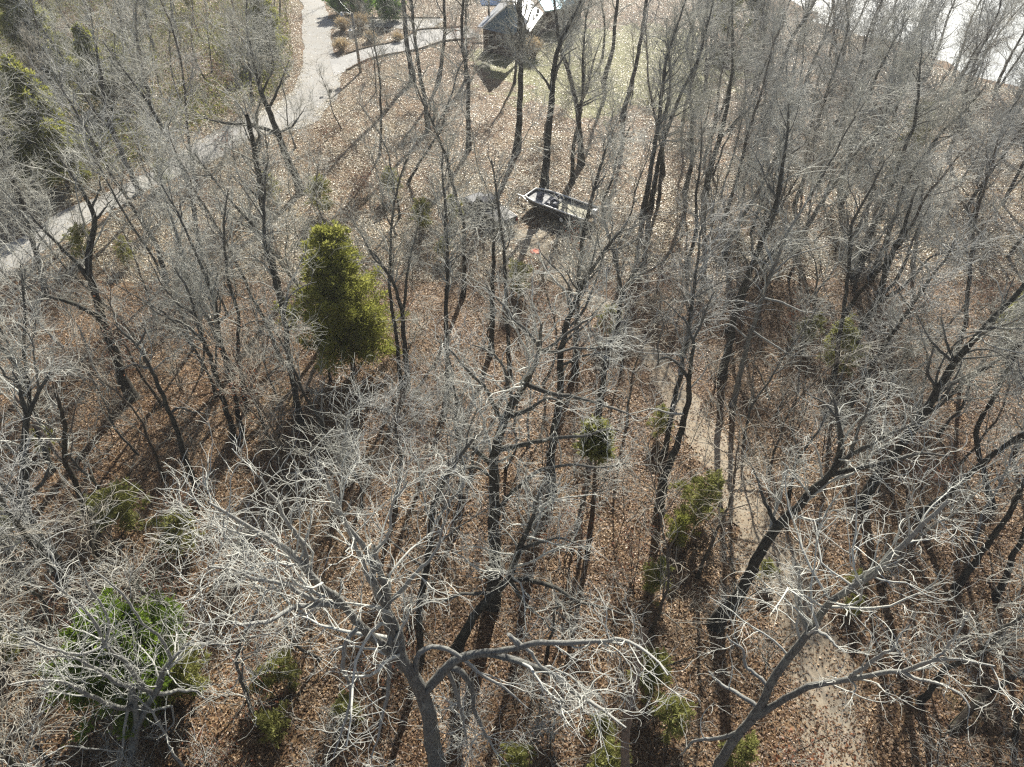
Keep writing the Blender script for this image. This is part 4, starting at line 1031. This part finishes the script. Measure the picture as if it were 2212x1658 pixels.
def house():
    c = Q(1110, 30, 0); hr = empty('house', c)
    def L(v): return tuple(v-c)
    # main gable: the ridge climbs away to the right; blue shade is coloured into its near slope, sun glare into its far strip
    e0, e1 = Q(1033, 60, 3.2), Q(1112, 73, 3.2)               # near eave
    r0, r1 = Q(1046, 57, 4.2), Q(1094, 8, 7.0)
    slab('roof', [L(Q(1041, 59, 3.5)), L(Q(1108, 74, 3.2)), L(Q(1140, 46, 3.4)), L(Q(1112, 12, 6.6)), L(Q(1096, 10, 7.0))], ROOFB, hr)
    slab('roof', [L(Q(1031, 58, 3.4)), L(Q(1041, 59, 3.52)), L(Q(1096, 10, 7.02)), L(Q(1104, -8, 7.1)), L(Q(1085, 0, 5.6))], ROOFL, hr)
    # low roof toward the lake, sun glare put into its colour
    slab('roof', [L(Q(1129, 55, 3.0)), L(Q(1145, 69, 2.9)), L(Q(1173, 29, 3.1)), L(Q(1152, 6, 3.4)), L(Q(1120, -22, 3.8)), L(Q(1098, -18, 3.9))], ROOFL, hr)
    # wings behind
    slab('roof', [L(Q(1040, 11, 3.6)), L(Q(1078, 11, 3.6)), L(Q(1100, -14, 4.6)), L(Q(1030, -16, 4.6))], ROOFB, hr)
    slab('roof', [L(Q(1178, 24, 3.2)), L(Q(1210, 19, 3.2)), L(Q(1262, 2, 3.2)), L(Q(1240, -30, 4.8)), L(Q(1150, -22, 4.8))], ROOFT, hr)
    # walls under the eaves
    def wall(a, b_, zt, name='wall', m=WALLM, th=.2):
        a = Vector((a.x, a.y, 0)); b_ = Vector((b_.x, b_.y, 0)); d = (b_-a); n_ = Vector((-d.y, d.x, 0)).normalized()*th
        g0 = min(ghs(a.x, a.y), ghs(b_.x, b_.y))-.3
        vs = [(a.x, a.y, g0), (b_.x, b_.y, g0), (b_.x+n_.x, b_.y+n_.y, g0), (a.x+n_.x, a.y+n_.y, g0)]
        vs += [(x, y, zt) for x, y, _ in vs]; vs = [tuple(Vector(v_)-c) for v_ in vs]
        mb = MB(); mb.add(vs, [(3, 2, 1, 0), (4, 5, 6, 7), (0, 1, 5, 4), (1, 2, 6, 5), (2, 3, 7, 6), (3, 0, 4, 7)]); return mb.build(name, m, hr)
    up = Vector((0, .5, 0))
    P1, P2, P3, P4, P5 = Q(1046, 58, 3.1)+up, Q(1107, 71, 3.1)+up, Q(1132, 53, 2.9)+up, Q(1146, 65, 2.8)+up, Q(1170, 29, 3.0)+up*.3
    wall(P1, P2, 3.0); wall(P2, P3, 2.75); wall(P3, P4, 2.6); wall(P4, P5, 2.7); wall(P1, Q(1084, 4, 3.4), 3.1); wall(Q(1178, 22, 3)+up, Q(1208, 17, 3)+up, 2.9); wall(Q(1208, 17, 3)+up, Q(1258, 2, 3)+up, 2.9)
    wall(P5+up*.3, Q(1178, 22, 3)+up, 2.6)
    def window(a, b_, s0, s1, z0, z1):
        A = Vector((a.x, a.y, 0)); B = Vector((b_.x, b_.y, 0)); d = B-A; n_ = Vector((d.y, -d.x, 0)).normalized()*.03
        p_, q_ = A+d*s0+n_, A+d*s1+n_
        mb = MB(); rz = math.atan2(d.y, d.x); m_ = (p_+q_)/2-c; w_ = (q_-p_).length
        for dz in (z0, z1): mb.box((m_.x, m_.y, dz), (w_+.12, .08, .08), rz)
        for e in (p_-c, q_-c, m_): mb.box((e.x, e.y, (z0+z1)/2), (.06, .082, z1-z0), rz)
        f = mb.build('window', TRIM, hr)
        mb = MB(); mb.box((m_.x, m_.y, (z0+z1)/2), (w_-.04, .03, z1-z0-.06), rz); mb.build('pane', GLS, f)
    for s in (.15, .45, .72): window(P1, P2, s, s+.16, 1.0, 2.2)
    window(P4, P5, .2, .4, 1.0, 2.1); window(P4, P5, .6, .8, 1.0, 2.1)
    mb = MB(); v1 = L(Q(1162, 28, 3.3)); mb.box((v1[0], v1[1], v1[2]+.2), (.35, .6, .4)); mb.build('roof_vent', RUB, hr)
    mb = MB(); v1 = L(Q(1152, 40, 3.2)); mb.tube([(v1[0], v1[1], v1[2]-.2), (v1[0], v1[1], v1[2]+.4)], .08, 8); mb.build('vent_pipe', GALV, hr)
    tag(hr, 'house above the yard with metal roofs, teal, painted shade blue and painted glare white', 'house')
house()

# dry grass clumps
def clump(px, py, H, Rr, n, seed, label, nm='ornamental_grass'):
    g = np.random.default_rng(seed); p_ = at(px, py)
    a = g.random(n)*6.283; lean_ = np.abs(g.normal(size=n))*.32
    D = np.stack([np.cos(a)*lean_, np.sin(a)*lean_, np.ones(n)], 1)
    b0 = np.stack([np.cos(a)*Rr*.25*g.random(n), np.sin(a)*Rr*.25*g.random(n), np.zeros(n)], 1)
    pts, rad = grow(g, b0, D, H*g.uniform(.6, 1.05, n), np.full(n, .02), np.full(n, .014), 6, .05, -.10)
    V1, F1 = tubes(pts, rad, 3)
    rt = empty(nm, (p_[0], p_[1], ghs(p_[0], p_[1])))
    mk('stems', V1, F1, STRAW, rt, tone=np.repeat(g.random(n), 18))
    tips = pts[:, 4:].reshape(-1, 3); V2, F2 = sprays(g, tips, norm(np.repeat(D, 2, 0)), .28, 2)
    mk('plumes', V2, F2, STRAW, rt, smooth=False, tone=np.full(len(V2), .85))
    tag(rt, label, 'ornamental grass', 'dry grass clumps')
clump(1152, 124, 2.3, 1.3, 260, 501, 'pale plumed grass clump standing in front of the house')
clump(779, 68, 2.2, 1.4, 240, 502, 'orange tan grass clump behind the utility pole')
clump(742, 70, 1.6, 1.2, 180, 503, 'tan grass clump between the gravel road and the utility pole')
clump(800, 92, 1.3, 1.2, 160, 504, 'rusty grass clump on the planted island of the driveway')
clump(738, 110, 1.4, 1.3, 180, 505, 'low tan grass clump left of the pole foot')
clump(860, 88, 1.0, 1.2, 150, 506, 'low tan grass clump at the right end of the driveway island')

# logs and fallen branches
def log(pts, r, label, zs=None, m=BARK_DEAD, nm='dead_log', stubs=3, seed=1):
    g = np.random.default_rng(seed); P = []
    for i, (px, py) in enumerate(pts):
        z = zs[i] if zs else 0.12
        q = at(px, py, z); q[2] = z+ghs(q[0], q[1]); P.append(q)
    q, Lq = resample(P, 18, g, .03); rad = radii(18, r, r*.35, .9)
    sk = [(q[None]-np.r_[q[0]], rad[None])]
    parts = [tubes(sk[0][0], rad[None], 8)]
    if stubs:
        b1 = spawn(g, sk, stubs/Lq, .3, 6, (.2, .4), (35, 60), .15, .05, .015, lk=28); parts.append(tubes(*b1, 4))
        b2 = spawn(g, [b1], 1.5, .2, 4, (.4, .7), (30, 60), .2, 0, .008, lk=30)
        if len(b2[0]): parts.append(tubes(*b2, 3))
    V, F = join(parts); o = mk(nm, V, F, m); o.location = q[0]; tag(o, label, 'log' if 'log' in nm else 'branch', None); return o
log([(652, 850), (673, 793), (703, 740), (727, 680)], .17, 'tan barkless log leaning up toward the tall olive cedar', [0.1, 1.0, 2.0, 3.2], seed=3)
log([(186, 1110), (157, 1020), (120, 976), (87, 930), (43, 870), (10, 815)], .17, 'reddish dead trunk leaning left behind the left edge forked trunk', [0.1, 2.0, 3.2, 4.4, 5.6, 6.6], seed=4, stubs=2)
log([(90, 1268), (43, 1216), (0, 1173), (-50, 1120)], .12, 'thin brownish log lying at the left edge below the forked trunk', seed=5)
log([(2052, 1580), (2108, 1523), (2175, 1483), (2230, 1440)], .2, 'mossy dark fallen log at the lower right edge', [.1, .8, 1.4, 1.8], BARK[1], seed=6)
log([(570, 1525), (640, 1495), (690, 1468)], .07, 'thin dark fallen branch lying left of the great oak trunk', None, BARK[1], 'fallen_branch', seed=7)
log([(1665, 860), (1640, 800), (1600, 760)], .06, 'thin grey fallen branch on leaves right of the hooked tree', None, BARK[0], 'fallen_branch', seed=8)
log([(620, 1025), (690, 1020), (740, 1028)], .07, 'thin pale fallen branch right of the pair of slim trunks', None, BARK[2], 'fallen_branch', seed=9)
log([(395, 1160), (410, 1120), (400, 1090)], .05, 'short pale stick on leaves above the round cedar', None, BARK_DEAD, 'fallen_branch', 0, 10)
log([(1385, 1480), (1440, 1440), (1500, 1415)], .06, 'dark fallen branch in the shade right of the peeled snag', None, BARK[0], 'fallen_branch', seed=12)
log([(2010, 760), (2060, 790), (2100, 850)], .06, 'thin fallen branch near the right edge under the leaning fan tree', None, BARK[1], 'fallen_branch', seed=13)
p = at(714, 201); mb = MB(); g = np.random.default_rng(5)
import bmesh
bm = bmesh.new(); bmesh.ops.create_icosphere(bm, subdivisions=2, radius=.28)
for v_ in bm.verts: v_.co *= 1+float(g.normal())*.08; v_.co.z *= .7
me = bpy.data.meshes.new('rock'); bm.to_mesh(me); bm.free(); me.materials.append(plain('dark_stone', (.05, .045, .04), .9, .2))
o = bpy.data.objects.new('rock', me); COL.objects.link(o); o.location = (p[0], p[1], ghs(p[0], p[1])+.16)
tag(o, 'single dark rock lying on the gravel road near the driveway', 'rock')

# brush too fine to count
def brush(n, seed):
    g = np.random.default_rng(seed); y = 4+(118-4)*g.random(n)**.9; x = (g.random(n)*2-1)*(18+y*.68)
    P = np.c_[x, y]; keep = (x < shore_x(y)-1)
    keep &= (dist_poly(P, road_mid) > road_w+.3)*(dist_poly(P, path_mid) > path_w-.2)*(dist_poly(P, drive_mid) > 2.3) > 0
    yard = (((x-12)/26)**2+((y-88)/30)**2) < 1; keep &= ~yard | (g.random(n) < .06)
    den = .5+.5*np.sin(x*.17+1.1)*np.sin(y*.13+.5)+.35*(x < -5); keep &= g.random(n) < np.clip(den, .12, 1)
    x, y = x[keep], y[keep]; n = len(x)
    b0 = np.stack([x, y, gh(x, y)-.03], 1); D = norm(np.c_[g.normal(size=(n, 2))*.55, np.ones(n)])
    pts, rad = grow(g, b0, D, g.uniform(.5, 2.0, n), np.full(n, .009), np.full(n, .005), 5, .18, .02)
    b1 = spawn(g, [(pts, rad)], 1.6, .2, 4, (.5, .8), (30, 65), .25, .03, .005, lk=30, lmul=1.4)
    V, F = join([tubes(pts, rad, 3), tubes(*b1, 3)])
    o = mk('undergrowth', V, F, TWIG[1], tone=np.zeros(len(V))); tag(o, 'fine bare brush and stems growing from the leaf litter', 'brush', kind='stuff')
brush(42000, 61)
def greenery(n, seed):
    g = np.random.default_rng(seed); x = g.uniform(-85, -8, n); y = g.uniform(60, 135, n)
    den = .62+.5*np.sin(x*.19+.6)*np.sin(y*.16)+.3*np.sin(x*.5+y*.4); keep = (g.random(n) < den) & (x < np.interp(y, np.sort(rA[:, 1]), np.maximum.accumulate(rA[np.argsort(rA[:, 1]), 0]))-1.5)
    P = np.c_[x, y]; keep &= dist_poly(P, road_mid) > road_w+1.0
    x, y = x[keep], y[keep]; z = gh(x, y)+g.random(len(x))**2*1.6
    V, F = leafquads(g, np.stack([x, y, z], 1), .30)
    tag(mk('ground_cover', V, F, SCRUB_M, smooth=False, tone=np.repeat(np.clip(g.normal(.35, .25, len(x)), 0, 1), 4)), 'olive green briars and low ground cover beyond the gravel road', 'ground cover', kind='stuff')
greenery(170000, 62)

# ------------------------------------------------------------------ labels that single out every tree and sapling
def lm(px, py): return at(px, py)[:2]
LMK = [('the pickup truck', lm(1060, 455)), ('the boat', lm(1215, 460)), ('the orange pad', lm(1157, 540)), ('the utility pole', p0[:2]), ('the house', lm(1110, 75)),
 ('the tall olive cedar', lm(762, 800)), ('the round bottom left cedar', lm(275, 1500)), ('the great bottom oak', lm(945, 1690)), ('the central oak', lm(1063, 1300)),
 ('the hooked tree', lm(1425, 1105)), ('the peeled snag', lm(1348, 1700)), ('the leaning crossed tree', lm(1545, 1350)), ('the young pine', lm(1270, 1190)), ('the stout black oak', lm(653, 420)),
 ('the left edge forked trunk', lm(143, 1258)), ('the tan leaning log', lm(652, 850)), ('the leaning fan tree', lm(1845, 735)), ('the top left cedar', lm(50, 150)),
 ('the lake shore corner', lm(1900, 250)), ('the far left cedar', lm(95, 415)), ('the road bend', lm(640, 230)), ('the right edge bent trunk', lm(2062, 1275)), ('the trunk behind the boat', lm(1175, 416)),
 ('the lake glare evergreens', lm(1590, 92)), ('the bottom right pale tree', lm(1530, 1700)), ('the slender pale tree', lm(1583, 870)), ('the lower left road', lm(60, 560)), ('the dark Y shaped tree', lm(1520, 433)), ('the cedar wrapped trunk', lm(1803, 815))]
ORD = ['nearest', 'second nearest', 'third nearest', 'fourth nearest', 'fifth nearest', 'sixth nearest', 'seventh nearest', 'eighth nearest', 'ninth nearest', 'tenth nearest', 'eleventh nearest', 'twelfth nearest']
def auto_label(items, word, group):
    """items: (object, x, y, adjective, done) - rank every one against the landmark it ranks best for"""
    P = np.array([[i[1], i[2]] for i in items]); used = set()
    M = np.stack([np.linalg.norm(P-c_, axis=1) for _, c_ in LMK], 1)
    rank = M.argsort(0).argsort(0)
    order = sorted(range(len(items)), key=lambda i: rank[i].min())
    for i in order:
        o, x, y, adj, done = items[i]
        o['group'] = group; o['category'] = 'sapling' if word == 'sapling' else 'tree'
        if done: continue
        k = int(rank[i].argmin()); r_ = int(rank[i, k])
        s = ORD[r_] if r_ < len(ORD) else str(r_+1)+'th nearest'
        lab = f'{adj} {word}, {s} to {LMK[k][0]}'
        o['label'] = lab
items = []
for o, x, y in TREES:
    if o.name.startswith('dead_snag'): o['category'] = 'dead tree'; continue
    items.append((o, x, y, 'dark trunked bare', 'label' in o))
for o, x, y, kind, adj in FILL:
    if kind == 'tall': items.append((o, x, y, adj+' bare' if 'leaved' not in adj else adj, False))
auto_label(items, 'tree', 'bare hardwood trees of the wood')
auto_label([(o, x, y, adj, False) for o, x, y, kind, adj in FILL if kind == 'mid'], 'understory tree', 'small bare understory trees')
auto_label([(o, x, y, adj, False) for o, x, y, kind, adj in FILL if kind == 'sap'], 'sapling', 'saplings of the understory')
print('traced', N_TRACED, 'fill', len(FILL), 'evg', len(EVG))

# the air: a thin even haze
mb = MB(); mb.box((0, 75, 14.5), (420, 330, 50))
hz = mb.build('haze', bpy.data.materials.new('haze_air')); m = hz.data.materials[0]; m.use_nodes = True
t = m.node_tree; t.nodes.clear(); pv = t.nodes.new('ShaderNodeVolumePrincipled'); mo = t.nodes.new('ShaderNodeOutputMaterial')
pv.inputs['Density'].default_value = .00042; pv.inputs['Color'].default_value = (.93, .95, 1, 1); pv.inputs['Anisotropy'].default_value = .35
t.links.new(pv.outputs[0], mo.inputs['Volume']); tag(hz, 'thin pale haze over the wood and lake bank', 'haze', kind='stuff')
S.cycles.volume_bounces = 0
